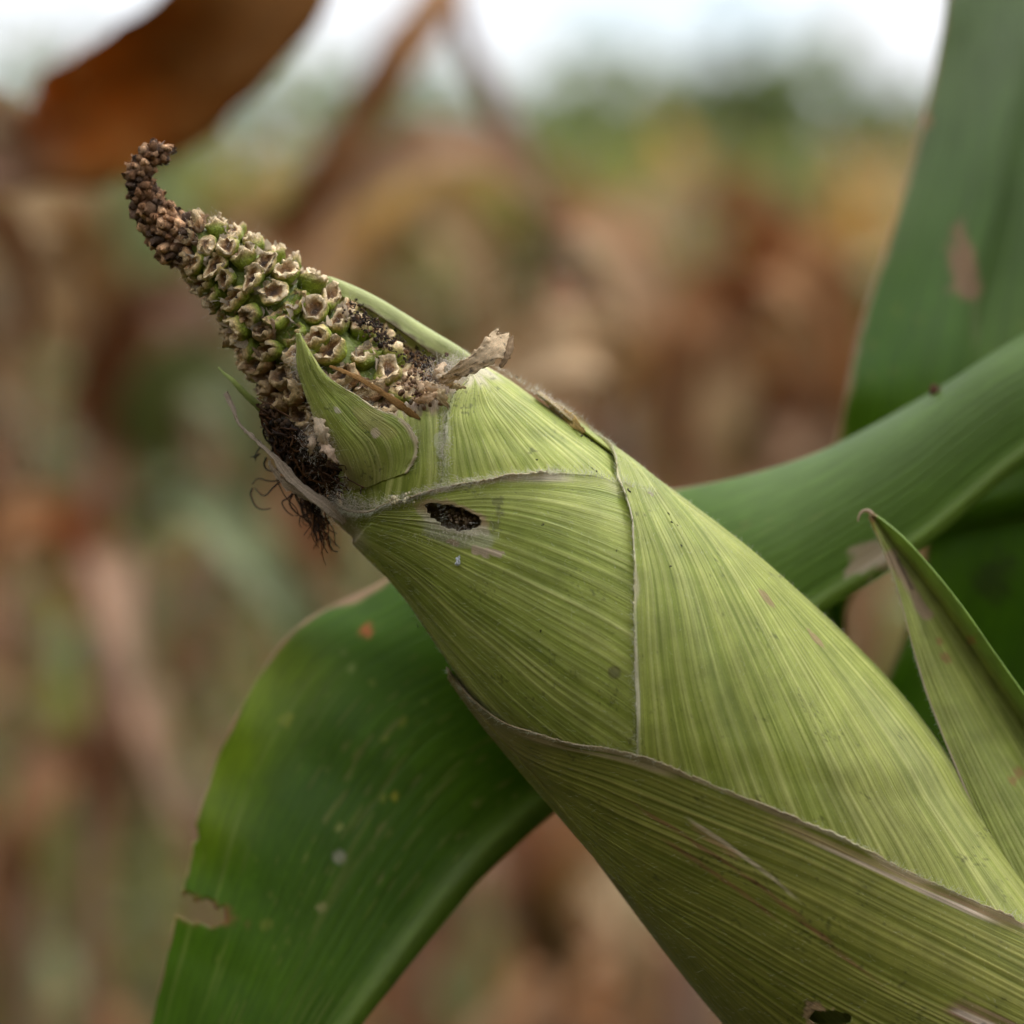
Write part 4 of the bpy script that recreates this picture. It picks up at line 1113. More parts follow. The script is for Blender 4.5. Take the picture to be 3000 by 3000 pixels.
        P[0] += S * (ej * hwv * jag)[:, None]; P[-1] += S * (vnoise(q * 26 + 40, seed=seed + 1, octaves=2) * hwv * jag)[:, None]
        c = np.asarray(col) * (1 + .25 * vnoise(uv[..., 0] * 14, uv[..., 1] * 4, seed=seed + 2, octaves=2))[..., None]
        if stripes: c = c * (1 + .4 * vnoise(uv[..., 0] * 6, uv[..., 1] * 2.5, seed=seed + 6, octaves=2))[..., None]
        if dots:
            c = lerp(c, np.array([.07, .05, .035]), .85 * smooth(.45, .62, vnoise(uv[..., 0] * 7, uv[..., 1] * 18, seed=seed + 3, octaves=2)))
        o = ear_obj(name, P, grid_faces(nu, n), mat or M_DRYHUSK, c, uv)
        thick(o, .00022)
        if label: o['label'] = label
        return o, P
    o, P = strip('dry_flap', [(1290, 1120, .003), (1335, 1095, .001), (1372, 1072, .0), (1415, 1045, .0), (1450, 1015, .001), (1478, 985, .004)], (12, 18, 25, 31, 36, 38), (.0, .1, .0, -.1, .0, .1), np.array([.60, .45, .28]), 91, nu=21, label='torn dry tan strip sticking out at the top', dots=True, jag=.3, crum=.16, curl=.12)
    e = RNG.integers(0, 21, 160)
    h = hair_stuff(to_world(P[e, -1 - RNG.integers(0, 3, 160)]), (norm(P[:, -1] - P[:, -6])[e] + RNG.normal(size=(160, 3)) * .5) @ R.T, RNG.uniform(.3, .8, 160) * MM, .03 * MM, np.array([.5, .42, .3]))
    h.build('hair', M_HAIR, o, EAR0)
    strip('dry_flap', [(1490, 990, .004), (1487, 1020, .002), (1478, 1050, .001), (1465, 1075, .001)], (14, 16, 13, 7), (.9, .7, .5, .4), np.array([.30, .20, .11]), 92, n=24, nu=9, label='small curled end of the torn tan strip')
    strip('dry_flap', [(1600, 1178, .0178), (1636, 1203, .0152), (1680, 1238, .0130), (1712, 1266, .0118)], (4, 15, 17, 4), (.1, .2, .2, .2), np.array([.54, .37, .14]), 97, n=40, nu=15, label='brown dried flap at the tip of the long husk leaf', dots=True, jag=.35, crum=.16, curl=.1)
    # dry strand along the left side, and a green sliver
    strip('dry_strand', [(1012, 1532, 0.0093), (960, 1482, 0.0077), (900, 1440, 0.0075), (850, 1398, 0.0080), (810, 1345, 0.0083), (775, 1312, 0.0087), (735, 1275, 0.0093), (700, 1240, 0.0097), (683, 1195, 0.0105), (662, 1150, 0.0115)],
          (10, 19, 16, 11, 15, 6, 4.5, 4, 6, 8), (.3, .3, .3, .2, -.1, .2, .3, .3, .4, .2), np.array([.42, .33, .245]), 93, n=130, nu=15, label='thin greyish dry husk strand along the lower left side', jag=.35, curl=.06, crum=.09, stripes=True)
    strip('dry_strand', [(940, 1472, 0.0100), (875, 1440, 0.0100), (835, 1415, 0.0100), (798, 1372, 0.0105), (790, 1350, 0.0105)], (8, 14, 13, 9, 3), (.2, .2, .2, .2, .2), np.array([.46, .36, .25]), 94, n=50, nu=9, label='pale ragged shred beside the dry strand', jag=.5, curl=.1, crum=.15, stripes=True)
    strip('green_sliver', [(775, 1205, .0125), (708, 1142, .0095), (680, 1112, .009), (655, 1092, .010), (640, 1074, .011)], (12, 11, 9, 6, 1.5), (.3, .3, .2, .2, .2), np.array([.30, .36, .09]), 95, n=40, nu=9, label='tiny green sliver left of the kernels', jag=.1, crum=.15, mat=M_HUSK)
    strip('brown_fibre', [(1240, 1235, .003), (1188, 1198, -.0035), (1120, 1150, -.0045), (1060, 1112, -.004), (1000, 1085, -.002), (965, 1072, .001)], (2, 9, 10, 8, 6, 3), (.2, .1, .1, .3, .3, .2), np.array([.34, .18, .055]), 96, n=60, nu=11, label='orange brown dried fibre lying across the kernels', jag=.4, curl=.15, crum=.2)
    # papery white shreds below the pointed leaf and at the top right
    rs = np.random.default_rng(5)
    for k, (x, y, a, r, cc) in enumerate([(938, 1262, 1.2, 26, (.58, .50, .40)), (962, 1318, 1.0, 24, (.55, .44, .36)), (915, 1300, 1.7, 16, (.50, .42, .34)), (1265, 1135, .3, 20, (.60, .50, .38)), (1300, 1112, .7, 20, (.64, .57, .47)), (1250, 1165, -.3, 20, (.58, .44, .30)), (1335, 1130, .2, 14, (.44, .37, .22)), (1290, 1160, .9, 20, (.54, .45, .29)), (1285, 1085, 2.2, 16, (.62, .52, .4)), (1235, 1140, 1.1, 14, (.56, .44, .32))]):
        S_, T_ = inv(x, y)
        p, rd = body(np.array(S_), np.array(T_), .2 * MM)
        zz = (.45 - p[2] - .45)  # depth behind focus plane is -p.z - D
        dzp = -p[2] - D
        d = np.array([math.cos(a), math.sin(a)]) * r * 1.9
        strip('papery_shred', [(x - d[0], y - d[1], dzp), (x, y, dzp - .0022), (x + d[0], y + d[1], dzp - .0012)], (r * .35, r * .8, r * .3), rs.uniform(-.5, .5, 3), np.array(cc) * np.array([1.1, 1.02, .9]), 120 + k, n=22, nu=11, jag=.75, curl=.35, crum=.42, mat=M_CHAFF)
other_husk_parts()

# ------------------------------------------------------------------ cob, kernels, shrivelled tip
COBAX = [(470, 640, .0125, 46), (520, 690, .0125, 52), (612, 734, .0125, 70), (782, 884, .0135, 114), (922, 1054, .0150, 150), (1072, 1232, .0165, 186), (1200, 1370, .0180, 205)]
CBP = np.array([cl(a[0], a[1], a[2]) for a in COBAX]); CBR = np.array([[a[3] * F] for a in COBAX])
TIPAX = [(499, 456, .0125, 13), (477, 449, .0125, 19), (447, 451, .0125, 24), (420, 476, .0125, 27), (411, 520, .0125, 29), (417, 565, .0125, 33), (442, 612, .0125, 40), (480, 660, .0125, 50), (525, 708, .0125, 60), (560, 742, .0125, 62)]
TPP = np.array([cl(a[0], a[1], a[2]) for a in TIPAX]); TPR = np.array([[a[3] * F] for a in TIPAX])

def axis_frame(AP, AR, s):
    s = np.asarray(s, float); n = len(AP) - 1
    A = cr(AP, s); r = cr(AR, s)[..., 0]
    T = norm(cr(AP, np.clip(s + .05, 0, n)) - cr(AP, np.clip(s - .05, 0, n)))
    U = norm(np.cross(np.array([0, 0, 1.0]), T)); V = np.cross(T, U)
    return A, r, T, U, V

def helix(AP, AR, s0, s1, pitch, width, jitter, seed):
    """spiral of places (s, theta) spaced pitch along the axis and width(s) around it"""
    rs = np.random.default_rng(seed)
    ss = np.linspace(0, len(AP) - 1, 600)
    A = cr(AP, ss); L = np.concatenate([[0], np.cumsum(np.linalg.norm(np.diff(A, axis=0), axis=1))])
    out = []; l = np.interp(s0, ss, L); end = np.interp(s1, ss, L); th = 0.0
    while l < end:
        s = np.interp(l, L, ss); r = cr(AR, np.array([s]))[0, 0]
        wd = width(s)
        per = max(5, 2 * math.pi * (r + wd * .25) / wd)
        out.append((np.interp(l + rs.normal() * jitter * pitch(s), L, ss), math.degrees(th) + rs.normal() * jitter * 360 / per))
        th += 2 * math.pi / per
        l += pitch(s) / per
    return out

KG, KY, KT, KP, KB, KD = np.array([.22, .28, .028]), np.array([.43, .39, .09]), np.array([.66, .46, .23]), np.array([.84, .66, .40]), np.array([.27, .15, .065]), np.array([.07, .042, .025])

def kernel_mesh(seed, kind):
    rs = np.random.default_rng(seed)
    n = 26
    an = np.linspace(0, 2 * math.pi, n, endpoint=False)
    if kind == 'cup':
        prof = [(-.25, .25), (0, .36), (.2, .46), (.4, .52), (.56, .53), (.68, .51), (.80, .47), (.92, .43), (.90, .385), (.78, .33), (.62, .28), (.5, .2), (.47, .1), (.46, .0)]
        tcol = [KG * .8, KG, KG * 1.05, KG * 1.15, lerp(KG, KY, .35), lerp(KY, KT, .25), lerp(KY, KT, .8), KP * 1.05, KP, KT * .85, KB * 1.2, KB * .8, KD, KD]
    elif kind == 'cap':
        prof = [(-.25, .25), (0, .38), (.2, .48), (.4, .53), (.56, .53), (.68, .50), (.80, .44), (.90, .35), (.93, .27), (.88, .20), (.80, .14), (.78, .08), (.80, .04), (.82, .0)]
        tcol = [KG * .8, KG, KG, KG * 1.15, lerp(KG, KY, .5), lerp(KY, KT, .5), KT, KP, KT, KB * 1.6, KB, KD * 1.5, KB, KB]
    elif kind == 'low':
        prof = [(-.25, .25), (-.05, .38), (.1, .48), (.24, .52), (.34, .52), (.42, .48), (.46, .42), (.47, .36), (.42, .31), (.34, .27), (.28, .2), (.25, .14), (.24, .07), (.24, .0)]
        tcol = [KG * .7, KG * .9, KG, KG * 1.15, KG * 1.2, lerp(KG, KY, .4), lerp(KY, KT, .3), KT, KT * .8, KG * .9, KG * .8, KG * .7, KB, KB]
    else:  # brown, rotted
        prof = [(-.25, .25), (0, .34), (.18, .44), (.36, .5), (.5, .5), (.64, .47), (.76, .42), (.86, .38), (.84, .32), (.72, .27), (.58, .22), (.5, .16), (.46, .08), (.46, .0)]
        tcol = [KD, KD * 1.5, KB, KB * 1.2, KB * 1.4, KT * .75, KT * .8, KT * .9, KT * .6, KB, KB * .8, KD, KD, KD]
    prof = np.array(prof); tcol = np.array(tcol)
    m = len(prof)
    h = prof[:, 0][None].repeat(n, 0); r = prof[:, 1][None].repeat(n, 0)
    lvl = np.clip(np.linspace(0, 1, m) - .3, 0, 1) / .7
    rimw = np.exp(-((np.arange(m) - 7.3) / 2.2) ** 2)[None]
    AN = an[:, None]
    ca, sa = np.cos(AN), np.sin(AN)
    jag = vnoise(ca * 2.2 + seed * 3.1, sa * 2.2, seed=seed, octaves=3)
    h = h + jag * .33 * rimw
    fold = np.cos(AN - rs.uniform(0, 6.28)) ; fold2 = np.cos(2 * AN - rs.uniform(0, 6.28))
    up = smooth(.35, .75, np.linspace(0, 1, m))[None] if False else (np.arange(m)[None] >= 4) * 1.0
    r = r * (1 + up * (.26 * fold * rs.uniform(.3, 1) + .24 * fold2 * rs.uniform(.2, 1)) * (.4 + rimw))
    h = h + rimw * .26 * fold * rs.uniform(-1, 1)
    # one corner torn away
    tear = np.exp(-((np.angle(np.exp(1j * (AN - rs.uniform(0, 6.28))))) / .5) ** 2) * rs.uniform(0, .5)
    h = h - rimw * tear
    x = r * np.cos(AN) * rs.uniform(.92, 1.08); y = r * np.sin(AN) * rs.uniform(.70, .86)
    sq = 1 / np.maximum(np.abs(np.cos(AN)), np.abs(np.sin(AN))) ** .35      # squarish plan, kernels press on each other
    x, y = x * sq, y * sq
    P = np.stack([x, y, h], -1)
    nz = np.stack([vnoise(P[..., 0] * 5 + 5 * k, P[..., 1] * 5, P[..., 2] * 5, seed=seed + 40 + k, octaves=2) for k in range(3)], -1)
    nz2 = np.stack([vnoise(P[..., 0] * 13 + 5 * k, P[..., 1] * 13, P[..., 2] * 13, seed=seed + 140 + k) for k in range(3)], -1)
    P = P + nz * (.03 + .12 * up * (.35 + rimw))[..., None] + nz2 * (.008 + .035 * up * (.3 + rimw))[..., None]
    P[:, -1] = P[:, -1].mean(0)
    c = tcol[None].repeat(n, 0) * (1 + .22 * vnoise(P[..., 0] * 4, P[..., 1] * 4, P[..., 2] * 4, seed=seed + 60, octaves=2))[..., None]
    stain = np.clip(vnoise(P[..., 0] * 3, P[..., 1] * 3, P[..., 2] * 3, seed=seed + 70), 0, 1) * up
    c = lerp(c, KB, .45 * stain)
    grey = np.clip(vnoise(P[..., 0] * 6, P[..., 1] * 6, P[..., 2] * 6 + 9, seed=seed + 80), 0, 1) * rimw
    c = lerp(c, np.array([.58, .51, .43]), .35 * grey)
    return make_mesh('kernel', P, grid_faces(n, m, closed=True), M_KERNEL, c)

def place(name, mesh, pos, zdir, xhint, size, parent=EAR):
    """object with its local z along zdir (camera-local vectors), size (3,)"""
    z = norm(zdir); x = norm(xhint - (xhint @ z) * z); y = np.cross(z, x)
    Rm = R @ np.stack([x * size[0], y * size[1], z * size[2]], 1)
    o = bpy.data.objects.new(name, mesh); COL.objects.link(o); o.parent = parent
    p = to_world(pos) - EAR0
    M4 = Matrix.Identity(4)
    for i in range(3):
        for j in range(3): M4[i][j] = Rm[i, j]
        M4[i][3] = p[i]
    o.matrix_local = M4
    return o

def cob():
    # core
    s = np.linspace(0, 6, 150); th = np.linspace(0, 2 * math.pi, 72, endpoint=False)
    A, r, T, U, V = axis_frame(CBP, CBR, s)
    rr = (r * .97)[None] * (1 + .07 * vnoise(np.cos(th)[:, None] * 4, np.sin(th)[:, None] * 4, s[None] * 7, seed=3, octaves=2))
    P = A[None] + rr[..., None] * (np.cos(th)[:, None, None] * U[None] + np.sin(th)[:, None, None] * V[None])
    PX = project(P)
    g = vnoise(PX[..., 0] / 60, PX[..., 1] / 60, P[..., 2] * 200, seed=9, octaves=2)
    c = lerp(np.array([.12, .17, .02]), np.array([.22, .27, .045]), np.clip(.5 + g, 0, 1))
    lowl = smooth(20, 160, (PX[..., 1] - 1080) - (PX[..., 0] - 900) * .35)
    c = lerp(c, np.array([.06, .035, .022]), np.clip(lowl + smooth(4.9, 5.4, s)[None], 0, 1))
    c = lerp(c, np.array([.16, .09, .05]), smooth(1.9, 1.2, s)[None])
    ear_obj('cob', P, grid_faces(72, 150, closed=True), M_COB, c)

    kinds = {'cup': [kernel_mesh(k, 'cup') for k in range(10)], 'cap': [kernel_mesh(20 + k, 'cap') for k in range(6)], 'low': [kernel_mesh(40 + k, 'low') for k in range(3)], 'brown': [kernel_mesh(50 + k, 'brown') for k in range(6)]}
    rs = np.random.default_rng(3)
    width = lambda s: float(np.interp(s, [1.3, 2, 3, 4, 5.5], [54, 66, 82, 91, 95])) * F
    pitch = lambda s: float(np.interp(s, [1.3, 2, 3, 4, 5.5], [46, 53, 63, 69, 71])) * F
    spots = helix(CBP, CBR, 1.55, 5.5, pitch, width, .065, 4)
    chaff = Stuff(); fuzzp, fuzzd = [], []
    for s_, t_ in spots:
        A, r, T, U, V = axis_frame(CBP, CBR, np.array(s_))
        if rs.random() < .03: continue               # eaten away down to the cob
        a = math.radians(t_)
        rad = math.cos(a) * U + math.sin(a) * V
        tang = -math.sin(a) * U + math.cos(a) * V
        p = A + rad * r * .98
        px = project(p)
        rot = (px[1] - 1090) - (px[0] - 900) * .45 + 60 * rs.normal()
        k = 'brown' if (rot > -5 or (px[0] > 1210 and rs.random() < .7) or (s_ < 1.75)) else rs.choice(['cup', 'cap', 'low', 'cup'], p=[.38, .27, .15, .2])
        me = kinds[k][rs.integers(len(kinds[k]))]
        wd = width(s_); hgt = wd * rs.uniform(.62, .84)
        z = rad * .9 - T * rs.uniform(.5, 1.0) + tang * rs.normal() * .22
        xh = tang + T * rs.normal() * .22
        if rs.random() < .5: xh = -xh
        place('kernel', me, p, z, xh, (wd * 1.05 * rs.uniform(.78, 1.15), wd * .98 * rs.uniform(.78, 1.15), hgt * rs.uniform(.85, 1.15)))
        zc = norm(z)
        # papery glumes round the foot of the kernel and on its rim
        for g_ in range(2 + (k == 'brown')):
            b = rs.uniform(0, 6.28)
            d = math.cos(b) * tang + math.sin(b) * T
            base = p + d * wd * rs.uniform(.42, .55) + zc * hgt * rs.uniform(.05, .45)
            ww, hh = wd * rs.uniform(.16, .34), wd * rs.uniform(.22, .45)
            e1 = norm(np.cross(zc, d)) ; e2 = norm(zc + d * rs.uniform(-.2, .7))
            gx, gy = np.meshgrid(np.linspace(-1, 1, 5), np.linspace(0, 1, 4), indexing='ij')
            pr = (1 - .55 * gy ** 2)
            Q = base + (gx * pr * ww)[..., None] * e1 + ((gy + .28 * gy * vnoise(gx * 2.2 + rs.uniform(0, 99), seed=3)) * hh)[..., None] * e2 - ((gx ** 2 - .25 * gy ** 2) * ww * .55)[..., None] * d
            Q = Q + .09 * wd * np.stack([vnoise(gx * 2 + rs.uniform(0, 99), gy * 2, seed=5 + q) for q in range(3)], -1) * gy[..., None]
            cc = (np.array([.54, .45, .34]) if k != 'brown' else np.array([.32, .22, .14])) * rs.uniform(.7, 1.15)
            chaff.add(to_world(Q), grid_faces(5, 4), np.broadcast_to(cc, Q.shape).reshape(-1, 3))
        nf = 24
        dd = RNG.normal(size=(nf, 3)) * .55 + zc
        fuzzp.append(p + zc * hgt * rs.uniform(.3, .8, (nf, 1)) + (RNG.normal(size=(nf, 3))) * wd * .24); fuzzd.append(dd)
    o = chaff.build('chaff', M_CHAFF, EAR, EAR0)
    fp, fd = np.concatenate(fuzzp), np.concatenate(fuzzd)
    h = hair_stuff(to_world(fp), fd @ R.T, RNG.uniform(.4, 1.1, len(fp)) * MM, .04 * MM, np.array([.60, .54, .46]), bend=.8)
    h.build('fuzz', M_HAIR, EAR, EAR0)

    # shrivelled tip
    s = np.linspace(0, 9, 110); th = np.linspace(0, 2 * math.pi, 26, endpoint=False)
    A, r, T, U, V = axis_frame(TPP, TPR, s)
    r = r * np.sqrt(smooth(-.02, .25, s))
    P = A[None] + r[None, :, None] * (np.cos(th)[:, None, None] * U[None] + np.sin(th)[:, None, None] * V[None])
    P = P + .25 * MM * np.stack([vnoise(P[..., 0] * 900, P[..., 1] * 900, P[..., 2] * 900, seed=k, octaves=2) for k in range(3)], -1)
    c = lerp(np.array([.07, .04, .025]), np.array([.26, .13, .07]), np.clip(.5 + vnoise(P[..., 0] * 700, P[..., 1] * 700, P[..., 2] * 700, seed=8), 0, 1))
    tip = ear_obj('shrivelled_tip', P, grid_faces(26, 110, closed=True), M_TIP, c)
    tip['label'] = 'shrivelled brown tip of the cob, hooked at its end'
    ms = []
    for k in range(8):
        rk = np.random.default_rng(900 + k)
        n = 7; prof = np.array([(-.3, .42), (.12, .55), (.42, .47), (.74, .28), (1.0, .09), (.9, .0)])
        an = np.linspace(0, 2 * math.pi, n, endpoint=False)[:, None]
        Pk = np.stack([prof[:, 1] * np.cos(an), prof[:, 1] * np.sin(an), prof[:, 0] + 0 * an], -1) + rk.normal(size=(n, 6, 3)) * .12
        Pk[:, -1] = Pk[:, -1].mean(0)
        base = [np.array([.14, .07, .034]), np.array([.22, .12, .062]), np.array([.07, .042, .027]), np.array([.30, .175, .095])][k % 4]
        ck = np.array([base * .4, base * .7, base * 1.0, base * 1.6, base * 2.0, base * 1.2])[None].repeat(n, 0) * rk.uniform(.8, 1.2, (n, 1, 1))
        ms.append(make_mesh('shrivelled_kernel', Pk, grid_faces(n, 6, closed=True), M_TIPK, ck))
    for s_, t_ in helix(TPP, TPR, .12, 8.6, lambda s: float(np.interp(s, [0, 3, 9], [19, 22, 27])) * F, lambda s: float(np.interp(s, [0, 3, 9], [21, 25, 32])) * F, .16, 14):
        A, r, T, U, V = axis_frame(TPP, TPR, np.array(s_)); a = math.radians(t_)
        rad = math.cos(a) * U + math.sin(a) * V
        sz = float(np.interp(s_, [0, 3, 9], [21, 27, 38])) * F * rs.uniform(.65, 1.35)
        place('shrivelled_kernel', ms[rs.integers(8)], A + rad * r * .94, rad - T * .45 + rs.normal(size=3) * .42, T + rs.normal(size=3) * .4, (sz, sz * .95, sz * .8), parent=tip)
    fl = Stuff()
    for k in range(26):   # dry flakes at the hooked end
        s_ = rs.uniform(.0, 1.6); A, r, T, U, V = axis_frame(TPP, TPR, np.array(s_)); a = rs.uniform(0, 6.28)
        rad = math.cos(a) * U + math.sin(a) * V
        e1 = norm(np.cross(rad, rs.normal(size=3))); q = A + rad * r * 1.2; w_ = rs.uniform(8, 17) * F
        Q = np.array([q - e1 * w_ * .6, q + e1 * w_ * .6, q + e1 * w_ * .3 + (rad - T * .8) * w_, q - e1 * w_ * .4 + (rad - T) * w_ * .8])
        fl.add(to_world(Q), np.array([[0, 1, 2, 3]]), np.array([.13, .09, .065]) * rs.uniform(.6, 1.5))
    fl.build('dry_flakes', M_TIP, tip, EAR0)
    A, r, T, U, V = axis_frame(TPP, TPR, rs.uniform(3, 9, 500)); a = rs.uniform(0, 6.28, 500)[:, None]
    rad = np.cos(a) * U + np.sin(a) * V
    hair_stuff(to_world(A + rad * (r * 1.2)[:, None]), (rad + rs.normal(size=(500, 3)) * .6) @ R.T, rs.uniform(.3, .9, 500) * MM, .03 * MM, np.array([.5, .40, .30]), bend=.8).build('fuzz', M_HAIR, tip, EAR0)
cob()

# ------------------------------------------------------------------ silk, frass, specks
def lump(stf, p, r, col, rs, n=6):
    an = np.linspace(0, 2 * math.pi, n, endpoint=False)[:, None]; ph = np.linspace(0, math.pi, 5)[None]
    Q = np.stack([np.sin(ph) * np.cos(an), np.sin(ph) * np.sin(an), np.cos(ph) + 0 * an], -1) * (1 + rs.normal(size=(n, 5, 1)) * .18)
    Q = Q * rs.uniform(.6, 1.3, 3) * r
    stf.add(p + Q, grid_faces(n, 5, closed=True), np.broadcast_to(col * rs.uniform(.7, 1.3), Q.shape).reshape(-1, 3))

def on_body(x, y, off=0.0):
    d = (_cp[..., 0] - x) ** 2 + (_cp[..., 1] - y) ** 2
    k = np.argmin(d); s0, t0 = float(_cs.flat[k]), float(_ct.flat[k])
    q = project(body(np.array([s0, s0 + .02, s0]), np.array([t0, t0, t0 + .5]))[0])       # one Newton step off the grid
    J = np.stack([(q[1] - q[0]) / .02, (q[2] - q[0]) / .5], 1)
    if abs(np.linalg.det(J)) > 1e-3:
        dst = np.linalg.solve(J, np.array([x, y]) - q[0])
        s0 += float(np.clip(dst[0], -.06, .06)); t0 += float(np.clip(dst[1], -3, 3))
    p, rd = body(np.array(s0), np.array(t0), off); return p, rd

def small_things():
    rs = np.random.default_rng(17)
    # dark silk
    sk = Stuff()
    DK, BR = np.array([.020, .011, .007]), np.array([.17, .07, .022])
    def wob(ctrl, k, amp=8):
        P = resample(np.array([cl(c[0], c[1], c[2] + .0105) for c in ctrl]), 40); q = np.linspace(0, 1, 40)
        return P + np.stack([vnoise(q * 5 + 9 * k, seed=k), vnoise(q * 5, seed=k + 50), vnoise(q * 4, seed=k + 90)], -1) * amp * F * (q * 1.2)[:, None]
    fixed = [[(900, 1440, .004), (860, 1400, .005), (800, 1412, .006), (760, 1400, .007), (737, 1418, .008)], [(880, 1430, .003), (830, 1410, .004), (800, 1430, .005), (775, 1452, .006), (745, 1430, .008)],
             [(870, 1425, .004), (845, 1460, .004), (828, 1470, .005), (835, 1495, .005), (855, 1508, .005)], [(770, 1300, .006), (748, 1330, .006), (745, 1345, .007)], [(780, 1340, .005), (775, 1365, .005), (790, 1382, .004), (810, 1386, .004)],
             [(740, 1430, .008), (735, 1450, .008), (748, 1480, .008), (770, 1492, .008), (795, 1488, .008)], [(760, 1330, .006), (745, 1340, .007), (738, 1335, .008)], [(960, 1560, .003), (965, 1590, .003), (985, 1620, .003)]]
    for k, c in enumerate(fixed): sk.strand(to_world(wob(c, k, 5)), np.linspace(3.2, 1.6, 40) * F, DK * rs.uniform(.8, 1.8), 5)
    for k in range(54):
        x0, y0 = rs.uniform(820, 970), 0
        y0 = 1290 + (x0 - 800) * .75 + rs.uniform(-40, 30)
        t = rs.random()
        x1 = 912 + 50 * t + rs.normal() * 12; y1 = 1500 + 70 * t + rs.normal() * 30
        if rs.random() < .2: x1 -= 45; y1 -= 50
        dz = rs.uniform(.0, .012)
        c = [(x0, y0, dz), ((x0 + x1) / 2 + rs.normal() * 22 - 10, (y0 + y1) / 2 + rs.normal() * 18, dz + .001), (x1, y1, dz), (x1 + rs.normal() * 12 + 8, y1 + rs.uniform(10, 45), dz + .001)]
        sk.strand(to_world(wob(c, 20 + k, 16)), np.linspace(rs.uniform(2.5, 5.5), 1.2, 40) * F, lerp(DK, BR, rs.random() * (.25 + .75 * (y1 > 1560))), 5)
    for k in range(60):   # matted on the lower cob
        x0 = rs.uniform(735, 960); y0 = 1175 + (x0 - 735) * .85 + rs.uniform(-20, 90)
        p0, _ = on_body(x0, y0, -.5 * MM)
        x1 = x0 + rs.uniform(20, 110); y1 = y0 + rs.uniform(30, 120)
        p1, _ = on_body(x1, y1, -.3 * MM); pm, _ = on_body((x0 + x1) / 2 + rs.normal() * 20, (y0 + y1) / 2 + rs.normal() * 15, rs.uniform(-.2, .8) * MM)
        P = resample(np.array([p0, pm, p1]), 24)
        q = np.linspace(0, 3, 24)
        P = P + np.stack([vnoise(q * 2 + k, seed=k + j) for j in (1, 2, 3)], -1) * 9 * F
        sk.strand(to_world(P), rs.uniform(1.8, 4.2) * F, lerp(DK, BR, rs.random() * .35), 4)
    sk.build('silk', M_SILK, EAR, EAR0)['label'] = 'tangled blackened silk hanging at the lower left'
    # frass: dark crumbs by the upper right edge and on the rotted lower left
    fr = Stuff()
    for k in range(230):
        t = rs.random()
        x = 1020 + 260 * t + rs.normal() * 16; y = 905 + 190 * t + rs.normal() * 18
        p, rd = on_body(x, y, rs.uniform(-.6, .5) * MM)
        lump(fr, to_world(p + np.array([0, 0, -1]) * .001), rs.uniform(2, 7) * F, lerp(np.array([.02, .014, .01]), np.array([.17, .09, .045]), rs.random() ** 1.5), rs)
    for k in range(70):
        t = rs.random(); x = 1030 + 250 * t + rs.normal() * 14; y = 905 + 185 * t + rs.normal() * 14
        p, rd = on_body(x, y, rs.uniform(-.4, .6) * MM)
        P = p + np.cumsum(rs.normal(size=(6, 3)) * .6 + norm(np.array([.7, -.5, 0])) * rs.uniform(-.6, .9), axis=0) * 7 * F
        fr.strand(to_world(resample(P, 12)), rs.uniform(1.2, 3) * F, np.array([.03, .02, .014]) * rs.uniform(.6, 2), 4)
    for k in range(420):
        x = rs.uniform(760, 985); y = 1210 + (x - 760) * .85 + rs.uniform(-30, 110)
        p, rd = on_body(x, y, rs.uniform(-1.5, -.2) * MM)
        lump(fr, to_world(p), rs.uniform(4, 12) * F, lerp(np.array([.018, .012, .009]), np.array([.11, .06, .03]), rs.random() ** 2), rs)
    for k in range(110):
        x = 1240 + rs.normal() * 28; y = 1120 + rs.normal() * 32
        p, rd = on_body(x, y, rs.uniform(-1.4, .2) * MM)
        lump(fr, to_world(p), rs.uniform(4, 9) * F, lerp(np.array([.11, .05, .03]), np.array([.34, .22, .12]), rs.random()), rs)
    for k in range(160):   # in the chewed hole
        x = 1328 + rs.normal() * 34; y = 1520 + rs.normal() * 14 + .2 * (x - 1328)
        p, rd = on_body(x, y, rs.uniform(-3.6, -1.8) * MM)
        lump(fr, to_world(p), rs.uniform(3, 8) * F, lerp(np.array([.07, .042, .026]), np.array([.34, .24, .15]), rs.random() ** 1.5), rs)
    fr.build('frass', M_FRASS, EAR, EAR0)['label'] = 'dark crumbly frass among the kernels and in the hole'
    # pale pellets on the crest of the middle leaf
    pe = Stuff()
    for k in range(26):
        x = rs.choice([1135, 1158, 1162, 1205, 1215]) + rs.normal() * 7; y = 1464 - (x - 1130) * .1 + rs.normal() * 7
        p, rd = on_body(x, y, rs.uniform(.3, .9) * MM)
        lump(pe, to_world(p), rs.uniform(3, 6.5) * F, np.array([.62, .53, .34]), rs)
    pe.build('pale_pellets', M_FRASS, EAR, EAR0)
    # woolly crest and web
    pts, dr = [], []
    for k in range(2200):
        t = rs.random() ** 1.3; x = 1000 + 640 * t; y = np.interp(x, [1000, 1130, 1260, 1400, 1640], [1490, 1476, 1438, 1408, 1386]) + rs.normal() * (12 - 7 * t)
        p, rd = on_body(x, y, .3 * MM); pts.append(p); dr.append(rd * .35 + norm(np.array([-.8, .2, 0])) * .9 + rs.normal(size=3) * .55)
    for (cx, cy, sx, sy, n) in [(1300, 1095, 34, 22, 700), (1345, 1065, 26, 14, 400), (985, 1480, 34, 30, 900), (1020, 1470, 40, 20, 500), (935, 1285, 26, 36, 900), (868, 1065, 9, 22, 260), (1300, 1105, 26, 18, 260), (1300, 1290, 10, 70, 500), (880, 1050, 10, 30, 250), (1330, 1560, 60, 14, 350)]:
        for k in range(n):
            p, rd = on_body(cx + rs.normal() * sx, cy + rs.normal() * sy, .3 * MM); pts.append(p); dr.append(rd * .6 + rs.normal(size=3) * .7)
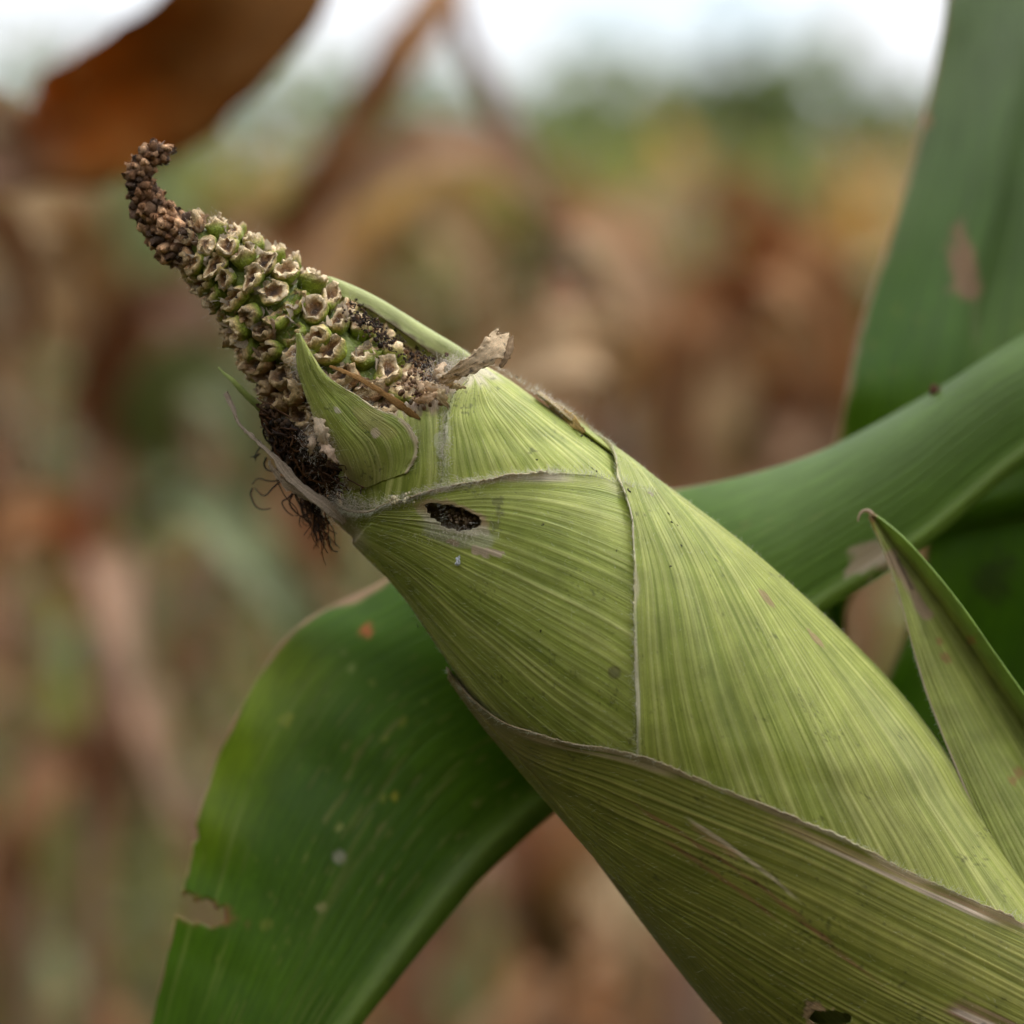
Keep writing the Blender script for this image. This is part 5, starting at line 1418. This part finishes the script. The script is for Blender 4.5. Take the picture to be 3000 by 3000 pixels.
    # hairs on the upper right silhouette
    for k in range(900):
        s_ = rs.uniform(4.0, 7.5); p, rd = body(np.array(s_), np.array(rs.uniform(-12, 14)), .4 * MM); pts.append(p); dr.append(rd + rs.normal(size=3) * .6)
    for k in range(260):
        s_ = rs.uniform(4.55, 4.95); p, rd = body(np.array(s_), np.array(rs.uniform(-2, 22)), 1.0 * MM); pts.append(p); dr.append(rd * 1.2 + rs.normal(size=3) * .5)
    pts, dr = np.array(pts), np.array(dr)
    hair_stuff(to_world(pts), dr @ R.T, rs.uniform(.35, 1.2, len(pts)) * MM, .045 * MM, np.array([.68, .62, .53]), bend=.9).build('down', M_HAIR, EAR, EAR0)
    # black specks on the husk
    sp = Stuff()
    fx = [(1722, 1300), (1800, 1325), (1840, 1350), (1740, 1388), (1960, 1537), (1975, 1548), (2165, 1755), (2183, 1661), (1728, 1380), (1710, 1228), (1696, 1286), (1525, 1120), (2205, 2450), (1040, 1925)]
    fx += [(rs.uniform(1480, 2100), rs.uniform(1150, 1900)) for _ in range(12)]
    for x, y in fx:
        p, rd = on_body(x, y, .75 * MM)
        d = norm(np.cross(rd, rs.normal(size=3))); l = rs.uniform(2, 8) * F
        P = np.array([p - d * l, p + rs.normal(size=3) * 2 * F, p + d * l])
        sp.strand(to_world(resample(P, 6)), rs.uniform(1.2, 2.6) * F, np.array([.03, .02, .015]), 5)
    sp.build('specks', M_FRASS, EAR, EAR0)

    # things lying on the leaf and husk
    s1 = Stuff(); p = cl(2737, 1147, .0505); lump(s1, np.zeros(3), 15 * F, np.array([.11, .05, .03]), rs, 9)
    for k in range(6): lump(s1, rs.normal(size=3) * 7 * F, 8 * F, np.array([.13, .06, .035]), rs, 7)
    o = s1.build('frass_pellet', M_FRASS, None, kind=None)
    o.location = to_world(p)
    tag(o, 'tiny dark brown pellet on the upper edge of the slanting green leaf', 'droppings')
    s2 = Stuff()
    for k in range(9): lump(s2, np.array([rs.normal() * 3, rs.normal() * 2, 9 - 3.0 * k]) * F, (2.5 + k * .5) * F, np.array([.6, .62, .66]), rs, 7)
    o = s2.build('insect_skin', M_FRASS, None, kind=None)
    p, rd = on_body(1345, 1635, .35 * MM); o.location = to_world(p)
    tag(o, 'tiny white shed insect skin on the husk below the chewed hole', 'insect')
small_things()
